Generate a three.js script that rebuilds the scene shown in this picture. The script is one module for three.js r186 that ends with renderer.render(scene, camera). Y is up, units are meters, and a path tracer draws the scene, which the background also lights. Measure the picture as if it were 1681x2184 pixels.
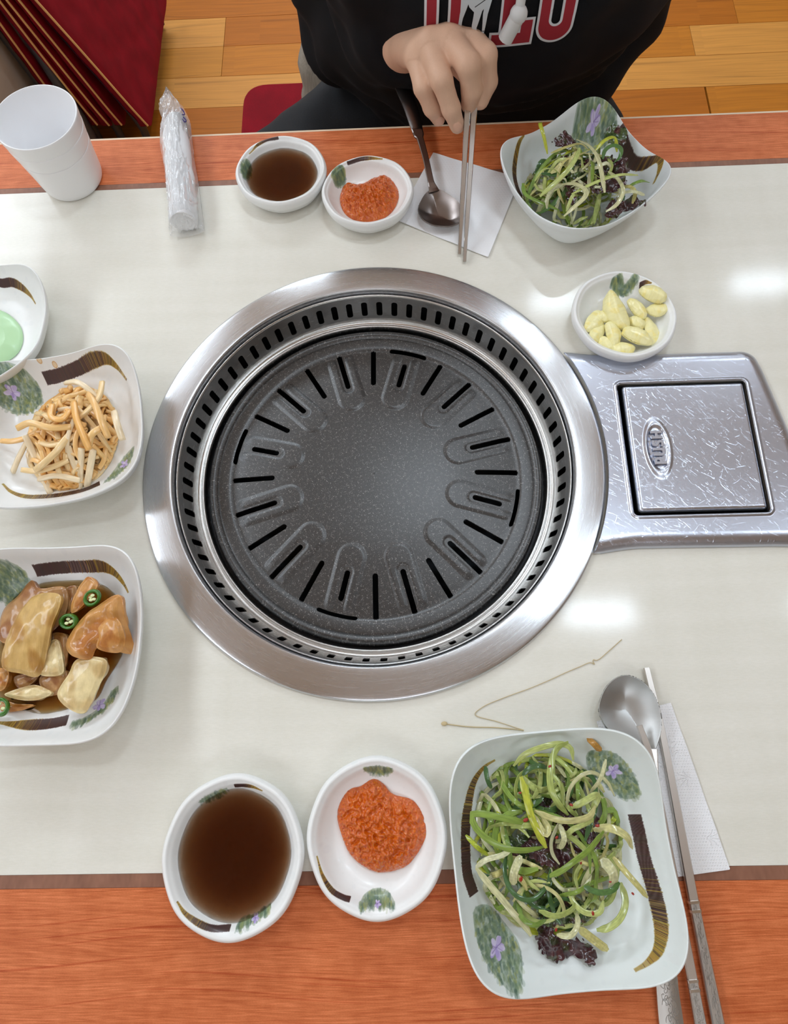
import * as THREE from 'three';
import { mergeGeometries, mergeVertices, toCreasedNormals } from 'three/addons/utils/BufferGeometryUtils.js';
import { RoundedBoxGeometry } from 'three/addons/geometries/RoundedBoxGeometry.js';
import { TextGeometry } from 'three/addons/geometries/TextGeometry.js';
import { FontLoader } from 'three/addons/loaders/FontLoader.js';
import { RectAreaLightUniformsLib } from 'three/addons/lights/RectAreaLightUniformsLib.js';
import { createNoise2D, createNoise3D } from 'simplex-noise';

// ---------------------------------------------------------------- camera, light, exposure
const scene = new THREE.Scene();
scene.background = new THREE.Color(0x0b0b0c);
const camera = new THREE.PerspectiveCamera(75.93, 1681 / 2184, 0.02, 30);
camera.position.set(0.029, 0.479, 0.192);                 // origin: centre of the grill ring on the table top
camera.rotation.set(-1.2642, 0.0833, -0.1060, 'YXZ');
const renderer = new THREE.WebGLRenderer({ antialias: true });
renderer.toneMapping = THREE.LinearToneMapping;
renderer.toneMappingExposure = 0.94;
renderer.shadowMap.enabled = true;
RectAreaLightUniformsLib.init();
const FLOOR = -0.73, CEIL = 1.75;
const LAMP_COLOR = 0xe1f2ff;
// [x, z, width, depth, radiance]: small lamps right of the table, larger panels to its left, behind the person and behind the viewer
const LAMPS = [[0.2, -0.56, 0.23, 0.12, 54], [0.645, -0.13, 0.23, 0.085, 54], [1.41, -0.13, 0.23, 0.085, 54], [0.63, -1.34, 0.23, 0.085, 54], [1.41, -1.39, 0.23, 0.085, 54], [0.64, -2.55, 0.23, 0.085, 110], [1.41, -2.6, 0.23, 0.085, 110], [-1.75, -2.1, 0.6, 1.2, 10], [-0.4, -2.95, 1.2, 0.6, 19], [-1.75, -0.5, 0.6, 1.2, 5.6], [-1.75, 1.2, 0.6, 1.2, 3.4], [0.1, 1.75, 1.2, 0.6, 1.6]];

// ---------------------------------------------------------------- helpers
const rng = (seed) => () => { seed = (seed + 0x6d2b79f5) | 0; let t = Math.imul(seed ^ (seed >>> 15), 1 | seed); t = (t + Math.imul(t ^ (t >>> 7), 61 | t)) ^ t; return ((t ^ (t >>> 14)) >>> 0) / 4294967296; };
const n2 = createNoise2D(rng(11)), n3 = createNoise3D(rng(12));
const fbm2 = (x, y, o = 4) => { let a = 0, w = 0.5; for (let i = 0; i < o; i++) { a += w * n2(x + 17 * i, y - 9 * i); x *= 2; y *= 2; w *= 0.5; } return a; };
const clamp = (x, a = 0, b = 1) => Math.min(b, Math.max(a, x));
const smooth = (a, b, x) => { const t = clamp((x - a) / (b - a)); return t * t * (3 - 2 * t); };
const lerp = (a, b, t) => a + (b - a) * t;
const V = (x, y, z) => new THREE.Vector3(x, y, z);
const counts = {};
function numbered(name) { const n = counts[name] = (counts[name] ?? -1) + 1; return n ? name + '_' + String(n).padStart(3, '0') : name; }
function tag(o, label, category, group) { o.userData = { label, category }; if (group) o.userData.group = group; return o; }
function thing(name, label, category, [x, y, z] = [0, 0, 0], group) { const o = new THREE.Group(); o.name = numbered(name); o.position.set(x, y, z); scene.add(o); return tag(o, label, category, group); }
function part(name, geo, mat, parent, label) { const m = new THREE.Mesh(geo, mat); m.name = name; m.castShadow = m.receiveShadow = true; if (label) m.userData.label = label; parent.add(m); return m; }
function struct(name, geo, mat) { const m = part(name, geo, mat, scene); m.userData.kind = 'structure'; return m; }
// a one-mesh thing whose geometry is given in world coordinates
function solo(name, geo, mat, label, category, group) {
  geo.computeBoundingBox(); const c = geo.boundingBox.getCenter(V()); c.y = geo.boundingBox.min.y; geo.translate(-c.x, -c.y, -c.z);
  const m = part(name, geo, mat, scene); m.name = numbered(name); m.position.copy(c); return tag(m, label, category, group);
}
const pts2 = (a) => { const r = []; for (let i = 0; i < a.length; i += 2) r.push([a[i] / 1000, a[i + 1] / 1000]); return r; };
function setUV(geo, f) { const p = geo.attributes.position, uv = new Float32Array(p.count * 2); for (let i = 0; i < p.count; i++) { const q = f(p.getX(i), p.getY(i), p.getZ(i)); uv[2 * i] = q[0]; uv[2 * i + 1] = q[1]; } geo.setAttribute('uv', new THREE.BufferAttribute(uv, 2)); return geo; }
function build(pos, idx, uv, nor) { const g = new THREE.BufferGeometry(); g.setAttribute('position', new THREE.Float32BufferAttribute(pos, 3)); if (uv) g.setAttribute('uv', new THREE.Float32BufferAttribute(uv, 2)); g.setIndex(idx); if (nor) g.setAttribute('normal', new THREE.Float32BufferAttribute(nor, 3)); else g.computeVertexNormals(); return g; }
function box(w, h, d, x = 0, y = 0, z = 0, r = 0) { const g = r ? new RoundedBoxGeometry(w, h, d, 3, r) : new THREE.BoxGeometry(w, h, d); g.translate(x, y, z); return g; }
function lathe(profile, seg = 128, sm = true) {
  const p = profile.map(([r, y]) => new THREE.Vector2(r, y)); const pts = sm ? new THREE.SplineCurve(p).getPoints(p.length * 5) : p;
  return new THREE.LatheGeometry(pts.map((q) => new THREE.Vector2(Math.max(q.x, 0), q.y)), seg);
}
// A sheet P(u,v) with thickness, kept where sd(u,v) > 0; cut edges get walls.
function cutSheet({ nu, nv, P, sd, thick = 0.001, wrap = false, uv, flip = false }) {
  const top = [], nor = [], uvs = [], tri = [], edge = new Map(), bd = new Map();
  const e = 1e-4, nrm = (u, v) => { const a = P(u - e, v), b = P(u + e, v), c = P(u, v - e), d = P(u, v + e); const n = V(b[0] - a[0], b[1] - a[1], b[2] - a[2]).cross(V(d[0] - c[0], d[1] - c[1], d[2] - c[2])).normalize(); return flip ? n.negate() : n; };
  const add = (u, v) => { const p = P(u, v), n = nrm(u, v), q = uv ? uv(u, v, p) : [u, v]; top.push(p[0], p[1], p[2]); nor.push(n.x, n.y, n.z); uvs.push(q[0], q[1]); return top.length / 3 - 1; };
  const S = new Float32Array((nu + 1) * (nv + 1)), id = new Int32Array((nu + 1) * (nv + 1)).fill(-1), K = (i, j) => (wrap ? i % nu : i) + j * (nu + 1);
  for (let j = 0; j <= nv; j++) for (let i = 0; i <= nu; i++) S[i + j * (nu + 1)] = sd ? sd(i / nu, j / nv) : 1;
  const vid = (i, j) => { const k = K(i, j); if (id[k] < 0) id[k] = add((wrap ? i % nu : i) / nu, j / nv); return id[k]; };
  const cut = (a, b) => { const ka = K(...a), kb = K(...b), key = ka < kb ? ka * 4194304 + kb : kb * 4194304 + ka; if (!edge.has(key)) { const sa = S[ka], sb = S[kb], t = sa / (sa - sb); edge.set(key, add(lerp(a[0], b[0], t) / nu, lerp(a[1], b[1], t) / nv)); } return edge.get(key); };
  const emit = (...poly) => { for (let k = 1; k + 1 < poly.length; k++) tri.push(poly[0], poly[k], poly[k + 1]); };
  for (let j = 0; j < nv; j++) for (let i = 0; i < nu; i++) for (const T of [[[i, j], [i + 1, j], [i + 1, j + 1]], [[i, j], [i + 1, j + 1], [i, j + 1]]]) {
    const poly = []; for (let k = 0; k < 3; k++) { const a = T[k], b = T[(k + 1) % 3], sa = S[K(...a)] > 0, sb = S[K(...b)] > 0; if (sa) poly.push(vid(...a)); if (sa !== sb) poly.push(cut(a, b)); }
    if (poly.length > 2) emit(...poly);
  }
  const n = top.length / 3, pos = top.slice(), N = nor.slice(), U = uvs.slice(), idx = [];
  for (let i = 0; i < n; i++) { pos.push(top[3 * i] - nor[3 * i] * thick, top[3 * i + 1] - nor[3 * i + 1] * thick, top[3 * i + 2] - nor[3 * i + 2] * thick); N.push(-nor[3 * i], -nor[3 * i + 1], -nor[3 * i + 2]); U.push(uvs[2 * i], uvs[2 * i + 1]); }
  for (let t = 0; t < tri.length; t += 3) { const [a, b, c] = flip ? [tri[t], tri[t + 2], tri[t + 1]] : [tri[t], tri[t + 1], tri[t + 2]]; idx.push(a, b, c, a + n, c + n, b + n); for (const [p, q] of [[a, b], [b, c], [c, a]]) { const r = q * 4194304 + p; if (bd.has(r)) bd.delete(r); else bd.set(p * 4194304 + q, [p, q]); } }
  for (const [p, q] of bd.values()) {
    const A = V(pos[3 * p], pos[3 * p + 1], pos[3 * p + 2]), B = V(pos[3 * q], pos[3 * q + 1], pos[3 * q + 2]), C = V(pos[3 * (p + n)], pos[3 * (p + n) + 1], pos[3 * (p + n) + 2]), w = C.clone().sub(A).cross(B.clone().sub(A)).normalize(), k = pos.length / 3;
    for (const s of [p, q, p + n, q + n]) { pos.push(pos[3 * s], pos[3 * s + 1], pos[3 * s + 2]); N.push(w.x, w.y, w.z); U.push(U[2 * s], U[2 * s + 1]); }
    idx.push(k, k + 2, k + 1, k + 1, k + 2, k + 3);
  }
  return build(pos, idx, U, N);
}
// Mesh of the set f < 0 on a grid (surface nets), smooth normals from the gradient.
function nets(lo, hi, cell, f, uv) {
  const n = [0, 1, 2].map((k) => Math.ceil((hi[k] - lo[k]) / cell) + 1), [nx, ny, nz] = n, F = new Float32Array(nx * ny * nz), at = (i, j, k) => i + nx * (j + ny * k);
  for (let k = 0; k < nz; k++) for (let j = 0; j < ny; j++) for (let i = 0; i < nx; i++) F[at(i, j, k)] = f(lo[0] + i * cell, lo[1] + j * cell, lo[2] + k * cell);
  const id = new Int32Array(nx * ny * nz).fill(-1), pos = [], nor = [], uvs = [], idx = [], C = [[0, 0, 0], [1, 0, 0], [0, 1, 0], [1, 1, 0], [0, 0, 1], [1, 0, 1], [0, 1, 1], [1, 1, 1]], E = [[0, 1], [2, 3], [4, 5], [6, 7], [0, 2], [1, 3], [4, 6], [5, 7], [0, 4], [1, 5], [2, 6], [3, 7]], h = cell * 0.5;
  for (let k = 0; k < nz - 1; k++) for (let j = 0; j < ny - 1; j++) for (let i = 0; i < nx - 1; i++) {
    let m = 0; const v = C.map(([a, b, c], q) => { const s = F[at(i + a, j + b, k + c)]; if (s < 0) m |= 1 << q; return s; }); if (!m || m === 255) continue;
    let x = 0, y = 0, z = 0, c = 0; for (const [a, b] of E) if ((v[a] < 0) !== (v[b] < 0)) { const t = v[a] / (v[a] - v[b]); x += lerp(C[a][0], C[b][0], t); y += lerp(C[a][1], C[b][1], t); z += lerp(C[a][2], C[b][2], t); c++; }
    const p = [lo[0] + (i + x / c) * cell, lo[1] + (j + y / c) * cell, lo[2] + (k + z / c) * cell]; id[at(i, j, k)] = pos.length / 3; pos.push(...p);
    const g = V(f(p[0] + h, p[1], p[2]) - f(p[0] - h, p[1], p[2]), f(p[0], p[1] + h, p[2]) - f(p[0], p[1] - h, p[2]), f(p[0], p[1], p[2] + h) - f(p[0], p[1], p[2] - h)).normalize(); nor.push(g.x, g.y, g.z); uvs.push(...(uv ? uv(...p) : [p[0] * 10, p[2] * 10]));
  }
  const q = (a, b, c, d, s) => { if (Math.min(a, b, c, d) < 0) return; s ? idx.push(a, b, c, a, c, d) : idx.push(a, c, b, a, d, c); };
  for (let k = 1; k < nz - 1; k++) for (let j = 1; j < ny - 1; j++) for (let i = 1; i < nx - 1; i++) {
    const s = F[at(i, j, k)] < 0;
    if (s !== F[at(i + 1, j, k)] < 0) q(id[at(i, j - 1, k - 1)], id[at(i, j, k - 1)], id[at(i, j, k)], id[at(i, j - 1, k)], s);
    if (s !== F[at(i, j + 1, k)] < 0) q(id[at(i - 1, j, k - 1)], id[at(i - 1, j, k)], id[at(i, j, k)], id[at(i, j, k - 1)], s);
    if (s !== F[at(i, j, k + 1)] < 0) q(id[at(i - 1, j - 1, k)], id[at(i, j - 1, k)], id[at(i, j, k)], id[at(i - 1, j, k)], s);
  }
  return build(pos, idx, uvs, nor);
}
const smin = (a, b, k) => { const h = clamp(0.5 + 0.5 * (b - a) / k); return lerp(b, a, h) - k * h * (1 - h); };
// distance to a tapered capsule A-B
function cap(x, y, z, A, B, ra, rb) { const bx = B[0] - A[0], by = B[1] - A[1], bz = B[2] - A[2], px = x - A[0], py = y - A[1], pz = z - A[2], t = clamp((px * bx + py * by + pz * bz) / (bx * bx + by * by + bz * bz || 1)); return Math.hypot(px - bx * t, py - by * t, pz - bz * t) - lerp(ra, rb, t); }
// signed distance to a polygon of [x,z] pairs, positive inside
function polySD(P, x, z) { let d = 1e9, s = false; for (let i = 0, j = P.length - 1; i < P.length; j = i++) { const [ax, az] = P[i], [bx, bz] = P[j], ex = bx - ax, ez = bz - az, wx = x - ax, wz = z - az, t = clamp((wx * ex + wz * ez) / (ex * ex + ez * ez)); d = Math.min(d, Math.hypot(wx - ex * t, wz - ez * t)); if (az > z !== bz > z && x < (ex * (z - az)) / ez + ax) s = !s; } return s ? d : -d; }
const smoothLoop = (P, n) => new THREE.CatmullRomCurve3(P.map(([x, z]) => V(x, 0, z)), true, 'centripetal').getPoints(n).slice(0, -1).map((v) => [v.x, v.z]);
const rrect = (x, z, w, d, r) => { const a = Math.abs(x) - w + r, b = Math.abs(z) - d + r; return r - Math.hypot(Math.max(a, 0), Math.max(b, 0)) - Math.min(Math.max(a, b), 0); };
// a flat strip swept along points ([x,y,z] triples), width w, thickness t, tapered ends
function strand(points, w, t, { roll = 0, rollEnd = roll, sides = 8, seg = 26, tip = 0.5 } = {}) {
  const c = new THREE.CatmullRomCurve3(points.map((p) => V(...p)), false, 'centripetal'), pos = [], uvs = [], idx = [];
  for (let i = -1; i <= seg + 1; i++) {
    const s = clamp(i / seg), p = c.getPointAt(s), T = c.getTangentAt(s), side = V(0, 1, 0).cross(T); if (side.lengthSq() < 1e-6) side.set(1, 0, 0); side.normalize();
    const up = T.clone().cross(side).normalize(), r = lerp(roll, rollEnd, s), A = side.clone().multiplyScalar(Math.cos(r)).addScaledVector(up, Math.sin(r)), B = up.clone().multiplyScalar(Math.cos(r)).addScaledVector(side, -Math.sin(r));
    const k = i < 0 || i > seg ? 0.02 : lerp(tip, 1, smooth(0, 0.14, s) * smooth(1, 0.86, s));
    for (let j = 0; j < sides; j++) { const a = (j / sides) * Math.PI * 2, ca = Math.cos(a), sa = Math.sin(a), x = Math.sign(ca) * Math.pow(Math.abs(ca), 0.4) * w * 0.5 * k, y = Math.sign(sa) * Math.pow(Math.abs(sa), 0.4) * t * 0.5 * k; pos.push(p.x + A.x * x + B.x * y, p.y + A.y * x + B.y * y, p.z + A.z * x + B.z * y); uvs.push(s, j / sides); }
  }
  for (let i = 0; i < seg + 2; i++) for (let j = 0; j < sides; j++) { const a = i * sides + j, b = i * sides + ((j + 1) % sides); idx.push(a, a + sides, b, b, a + sides, b + sides); }
  return build(pos, idx, uvs);
}
function tube(points, r, seg = 40, sides = 10, closed = false) { return new THREE.TubeGeometry(new THREE.CatmullRomCurve3(points.map((p) => V(...p)), closed, 'centripetal'), seg, r, sides, closed); }

// ---------------------------------------------------------------- textures and materials
function dataTex(w, h, f, srgb = true) {
  const d = new Uint8Array(w * h * 4); for (let j = 0; j < h; j++) for (let i = 0; i < w; i++) { const c = f(i / w, j / h), k = 4 * (i + j * w); if (typeof c === 'number') d[k] = d[k + 1] = d[k + 2] = clamp(c, 0, 255); else { d[k] = clamp(c[0], 0, 255); d[k + 1] = clamp(c[1], 0, 255); d[k + 2] = clamp(c[2], 0, 255); } d[k + 3] = 255; }
  const t = new THREE.DataTexture(d, w, h, THREE.RGBAFormat); t.magFilter = THREE.LinearFilter; t.minFilter = THREE.LinearMipmapLinearFilter; t.wrapS = t.wrapT = THREE.RepeatWrapping; if (srgb) t.colorSpace = THREE.SRGBColorSpace; t.needsUpdate = true; return t;
}
function canvasTex(w, h, draw, srgb = true) { const c = document.createElement('canvas'); c.width = w; c.height = h; draw(c.getContext('2d'), w, h); const t = new THREE.CanvasTexture(c); t.wrapS = t.wrapT = THREE.RepeatWrapping; if (srgb) t.colorSpace = THREE.SRGBColorSpace; return t; }
const std = (o) => new THREE.MeshStandardMaterial(o), phys = (o) => new THREE.MeshPhysicalMaterial(o);
const hash = rng(77);

// table laminates: u runs along the table (1.4 m), v across
const creamMap = dataTex(2048, 1024, (u, v) => { const x = u * 1.4, z = v * 0.6, a = fbm2(x * 3, z * 46, 4), b = fbm2(x * 16 + 5, z * 5, 3), c = n2(x * 900, z * 900), d = n2(x * 130, z * 1100), e = fbm2(x * 34, z * 3.2 + 4, 3); const k = 4 * a + 2.6 * b + 1.6 * c + 2.4 * d + 2 * e; return [230 + k, 226 + k, 214 + k * 1.25]; });
const orangeMap = dataTex(2048, 512, (u, v) => { const x = u * 1.4, z = v * 0.12, a = fbm2(x * 2.2, z * 70, 4), f = n2(x * 9, z * 620 + 3 * n2(x * 4, z * 20)), b = fbm2(x * 9, z * 14 + 3, 3), g = n2(x * 700, z * 1500), l = smooth(0.62, 0.9, n2(x * 3.2, z * 330 + 2 * n2(x * 3, 1))), w = fbm2(x * 60, z * 60, 2); const h = n2(x * 26, z * 950 + 2 * n2(x * 5, z * 30)), q = n2(x * 70 + 8, z * 1900), k = 10 * a + 8 * f + 9 * b + 7 * g + 9 * w + 13 * h + 8 * q; return [206 + k - 18 * l, 113 + k * 0.95 - 24 * l, 66 + k * 0.85 - 20 * l]; });
const brownMap = dataTex(1024, 32, (u, v) => { const k = 16 * fbm2(u * 60, v * 4, 3) + 8 * n2(u * 800, v * 20); return [140 + k, 94 + k * 0.8, 72 + k * 0.7]; });
const M = {};
M.cream = phys({ map: creamMap, roughness: 0.5, clearcoat: 0.34, clearcoatRoughness: 0.105, bumpMap: dataTex(1024, 512, (u, v) => 128 + 50 * n2(u * 420, v * 230) + 40 * n2(u * 900, v * 480), false), bumpScale: 0.00006 });
M.orange = phys({ map: orangeMap, roughness: 0.45, specularIntensity: 0.5 });
M.brown = std({ map: brownMap, roughness: 0.5 });
M.edge = std({ color: 0xe6cdb0, roughness: 0.6 });
M.leg = std({ color: 0x53555a, roughness: 0.45, metalness: 0.7 });
const brushed = dataTex(2048, 256, (u, v) => 128 + 10 * n2(u * 14, v * 420) + 9 * n2(u * 90, v * 700) + 5 * n2(u * 5, v * 60), false);
const scratchBump = canvasTex(1024, 1024, (g, w, h) => { g.fillStyle = '#808080'; g.fillRect(0, 0, w, h); const r = rng(5); for (let i = 0; i < 2600; i++) { const x = r() * w, y = r() * h, a = (r() < 0.6 ? -0.7 + 0.7 * (r() - 0.5) : r() * 6.28), l = 8 + 60 * r() * r(); g.strokeStyle = r() < 0.5 ? `rgba(255,255,255,${0.1 + 0.5 * r()})` : `rgba(0,0,0,${0.1 + 0.5 * r()})`; g.lineWidth = 0.6 + r(); g.beginPath(); g.moveTo(x, y); g.quadraticCurveTo(x + Math.cos(a) * l * 0.5 + 4 * r(), y + Math.sin(a) * l * 0.5, x + Math.cos(a) * l, y + Math.sin(a) * l); g.stroke(); } }, false);
M.ring = phys({ color: 0xd2d3d6, metalness: 1, roughness: 0.52, roughnessMap: brushed, anisotropy: 0.72, anisotropyRotation: Math.PI / 2 });
M.collar = phys({ color: 0xd2d1cf, metalness: 1, roughness: 0.5, roughnessMap: brushed });
M.cover = phys({ color: 0xc9cedb, metalness: 1, roughness: 0.27, bumpMap: scratchBump, bumpScale: 0.00026 });
M.steel = phys({ color: 0xcfcdca, metalness: 1, roughness: 0.24 });
M.dark = std({ color: 0x2a2a2b, metalness: 0.8, roughness: 0.45 });
M.black = std({ color: 0x0c0c0d, roughness: 0.8 });
const panMap = dataTex(1024, 1024, (u, v) => { const x = u * 0.27, z = v * 0.27, a = n2(x * 760, z * 760), b = n2(x * 1400 + 40, z * 1400), s = smooth(0.22, 0.42, a * 0.62 + b * 0.45) * (0.35 + 0.65 * smooth(-0.2, 0.6, n2(x * 240, z * 240))), k = 6 * fbm2(x * 30, z * 30, 3); return [20 + k + 132 * s, 19 + k + 129 * s, 19 + k + 126 * s]; });
M.pan = phys({ map: panMap, roughness: 0.39, metalness: 0, ior: 1.85, bumpMap: panMap, bumpScale: 0.0001 });
// ---------------------------------------------------------------- the room
M.wall = std({ color: 0xd2d0ca, roughness: 0.9 }); M.ceiling = std({ color: 0xe6e5e0, roughness: 0.95 }); M.partition = std({ color: 0xd3cabb, roughness: 0.85, map: dataTex(256, 256, (u, v) => 236 + 14 * fbm2(u * 6, v * 6, 4)) });
const RX = 3.2, ZB = -3.7, ZF = 2.5, ZC = (ZB + ZF) / 2, ZL = ZF - ZB;
const floorFar = dataTex(1024, 1024, (u, v) => { const x = u * 6.4, z = v * 6.2, row = Math.floor(z * 10), t = Math.sin(row * 91.7 + Math.floor(x * 0.95 + 0.37 * row) * 37.3) * 0.5 + 0.5, edge = z * 10 - row < 0.05 ? -30 : 0, k = 14 * fbm2(x * 1.5, z * 40, 3) + edge; return [176 + 30 * t + k, 112 + 36 * t + k, 42 + 34 * t + k * 0.7]; });
struct('floor', box(2 * RX, 0.1, ZL, 0, FLOOR - 0.062, ZC), phys({ color: 0xffffff, roughness: 0.5, specularIntensity: 0.35, map: floorFar }));
struct('ceiling', box(2 * RX, 0.1, ZL, 0, CEIL + 0.05, ZC), M.ceiling);
struct('wall_left', box(0.1, CEIL - FLOOR, ZL, -RX - 0.05, (CEIL + FLOOR) / 2, ZC), M.wall);
struct('wall_right', box(0.1, CEIL - FLOOR, ZL, RX + 0.05, (CEIL + FLOOR) / 2, ZC), M.wall);
struct('wall_back', box(2 * RX + 0.2, CEIL - FLOOR, 0.1, 0, (CEIL + FLOOR) / 2, ZB - 0.05), M.wall);
struct('wall_front', box(2 * RX + 0.2, CEIL - FLOOR, 0.1, 0, (CEIL + FLOOR) / 2, ZF + 0.05), M.wall);
struct('wall_partition', box(0.34, 0.36, 2.2, -0.945, FLOOR + 0.18, -1.75, 0.01), M.partition);
// floor boards: one mesh each, three tones, two grain textures
{
  const grain = [1, 2, 3].map((s) => dataTex(512, 128, (u, v) => { const x = u * 2.4 + s * 9, z = v * 2, a = fbm2(x * 1.4, z * 5 + 0.8 * n2(x, s), 4), b = n2(x * 3, z * 34), c = smooth(0.45, 0.8, n2(x * 0.9, z * 9 + 1.5 * n2(x * 0.7, z + s))), k = 16 * a + 7 * b - 24 * c; return [226 + k, 222 + k, 216 + k * 0.9]; }));
  const tones = [0xdc9a4a, 0xc87d26, 0xba6c1a, 0xd08c36];
  const mats = []; for (const t of tones) for (const g of grain) mats.push(phys({ color: t, map: g, roughness: 0.5, specularIntensity: 0.35 }));
  const geos = {}, r = rng(31), floor = scene.getObjectByName('floor'), fixed = { '-1.53': [[-0.41, 3], [0.87, 2]], '-1.43': [[9, 0]], '-1.33': [[-0.307, 2], [9, 2]], '-1.23': [[-0.307, 2], [0.757, 3]] };
  const add = (x0, x1, z, tone) => { const L = Math.round((x1 - x0) * 100) / 100, key = L.toFixed(2); if (L < 0.02) return; geos[key] ??= setUV(box(L - 0.0008, 0.012, 0.0992, 0, 0, 0, 0.0006), (x, y, zz) => [x / 1.1 + 0.5, zz / 0.1 + 0.5]); const m = part('plank', geos[key], mats[tone * 3 + Math.floor(r() * 3)], floor); m.position.set((x0 + x1) / 2, FLOOR - 0.006, z + 0.05); };
  for (let k = 0; k < 30; k++) {
    const z = -2.53 + 0.1 * k, seams = []; if (z > 0.42) break;
    if (Math.abs(z + 1.53) < 0.01) seams.push([-1.3, 0], [-0.41, 0], [0.87, 2], [1.9, 1]); else if (Math.abs(z + 1.43) < 0.01) seams.push([-0.41 - 1.1, 1], [-0.41, 3], [0.75, 1], [1.9, 0]);
    else if (Math.abs(z + 1.33) < 0.01) seams.push([-1.1, 0], [1.15, 0], [1.9, 2]); else if (Math.abs(z + 1.23) < 0.01) seams.push([-0.307, 2], [0.757, 2], [1.9, 1]);
    else if (Math.abs(z + 1.13) < 0.01) seams.push([-0.31, 2], [0.757, 0], [1.9, 1]);
    else for (let x = -1.3 + r() * 0.6; x < 1.9; x += 0.9 + 0.3 * r()) seams.push([Math.min(x, 1.9), Math.floor(r() * 4)]);
    let x0 = -1.4; for (const [x, t] of [...seams, [1.9, Math.floor(r() * 4)]]) { add(x0, x, z, t); x0 = x; }
  }
}
// ceiling lamps
M.lampBody = std({ color: 0xf4f4f2, roughness: 0.5 }); M.lampGlow = std({ color: 0xffffff, emissive: 0xf2f7ff, emissiveIntensity: 3 });
for (const [x, z, w, d, radiance] of LAMPS) {
  const big = w > 0.4, place = `${x < 0 ? 'left' : x < 0.15 ? 'middle' : x < 0.3 ? 'middle, straight over the grill' : x < 1 ? 'right, nearer column' : 'right, farther column'}, ${z < -2 ? 'last row behind the person' : z < -1 ? 'row behind the person' : z < 0 ? 'row over the table' : 'row behind the viewer'}`;
  const t = thing(big ? 'ceiling_panel' : 'ceiling_lamp', `${big ? 'large ceiling panel' : 'small rectangular ceiling lamp'} on the ${place}${x > -1 && x < 0 ? ', nearest the back wall' : z > 1.5 ? ', nearest the front wall' : ''}`, 'lamp', [x, CEIL - 0.016, z]);
  part('frame', mergeGeometries([box(w + 0.03, 0.03, 0.012, 0, 0, d / 2 + 0.009), box(w + 0.03, 0.03, 0.012, 0, 0, -d / 2 - 0.009), box(0.012, 0.03, d + 0.006, w / 2 + 0.009, 0, 0), box(0.012, 0.03, d + 0.006, -w / 2 - 0.009, 0, 0), box(w + 0.03, 0.008, d + 0.03, 0, 0.012, 0)]), M.lampBody, t); part('diffuser', box(w, 0.006, d, 0, -0.004, 0), M.lampGlow, t);
  const l = new THREE.RectAreaLight(LAMP_COLOR, radiance, w, d); l.position.set(x, CEIL - 0.03, z); l.rotation.x = -Math.PI / 2; l.name = 'lamp_light'; scene.add(l);
}

// ---------------------------------------------------------------- the table
{
  const T = thing('restaurant_table', 'cream laminate table with orange wood bands along both long edges', 'table', [0, 0, 0]);
  const uvT = (x, y, z) => [x / 1.4 + 0.5, z / 0.6 + 0.5], X0 = -0.62, X1 = 0.72;
  const sh = new THREE.Shape([[X0, -0.2775], [X1, -0.2775], [X1, 0.2862], [X0, 0.2862]].map(([x, z]) => new THREE.Vector2(x, -z)));
  const hole = (r) => { const h = new THREE.Path(); h.absarc(0, 0, r, 0, Math.PI * 2); return h; };
  sh.holes.push(hole(0.166)); const slot = new THREE.Path([[0.1935, -0.0595], [0.1935, 0.052], [0.2975, 0.052], [0.2975, -0.0595]].map(([x, z]) => new THREE.Vector2(x, -z))); sh.holes.push(slot);
  const top = new THREE.ExtrudeGeometry(sh, { depth: 0.028, bevelEnabled: false, curveSegments: 96 }); top.rotateX(-Math.PI / 2); top.translate(0, -0.028, 0);
  part('table_top', setUV(top, uvT), M.cream, T);
  const band = (z0, z1, m, name, v0) => part(name, setUV(box(X1 - X0, 0.028, z1 - z0, (X0 + X1) / 2, -0.014, (z0 + z1) / 2), (x, y, z) => [x / 1.4 + 0.5, (z - z0) / 0.12 + v0]), m, T);
  band(-0.2835, -0.2777, M.brown, 'inlay_strip', 0); band(0.2864, 0.2944, M.brown, 'inlay_strip', 0.3);
  band(-0.3365, -0.2837, M.orange, 'wood_band', 0.02); band(0.2946, 0.400, M.orange, 'wood_band', 0.1);
  band(-0.3385, -0.3366, M.edge, 'edge_band', 0); band(0.4002, 0.402, M.edge, 'edge_band', 0);
  for (const x of [X0 + 0.06, X1 - 0.06]) for (const z of [-0.29, 0.35]) part('leg', box(0.04, -FLOOR - 0.028, 0.04, x, (FLOOR - 0.028) / 2, z, 0.004), M.leg, T);
}

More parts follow.
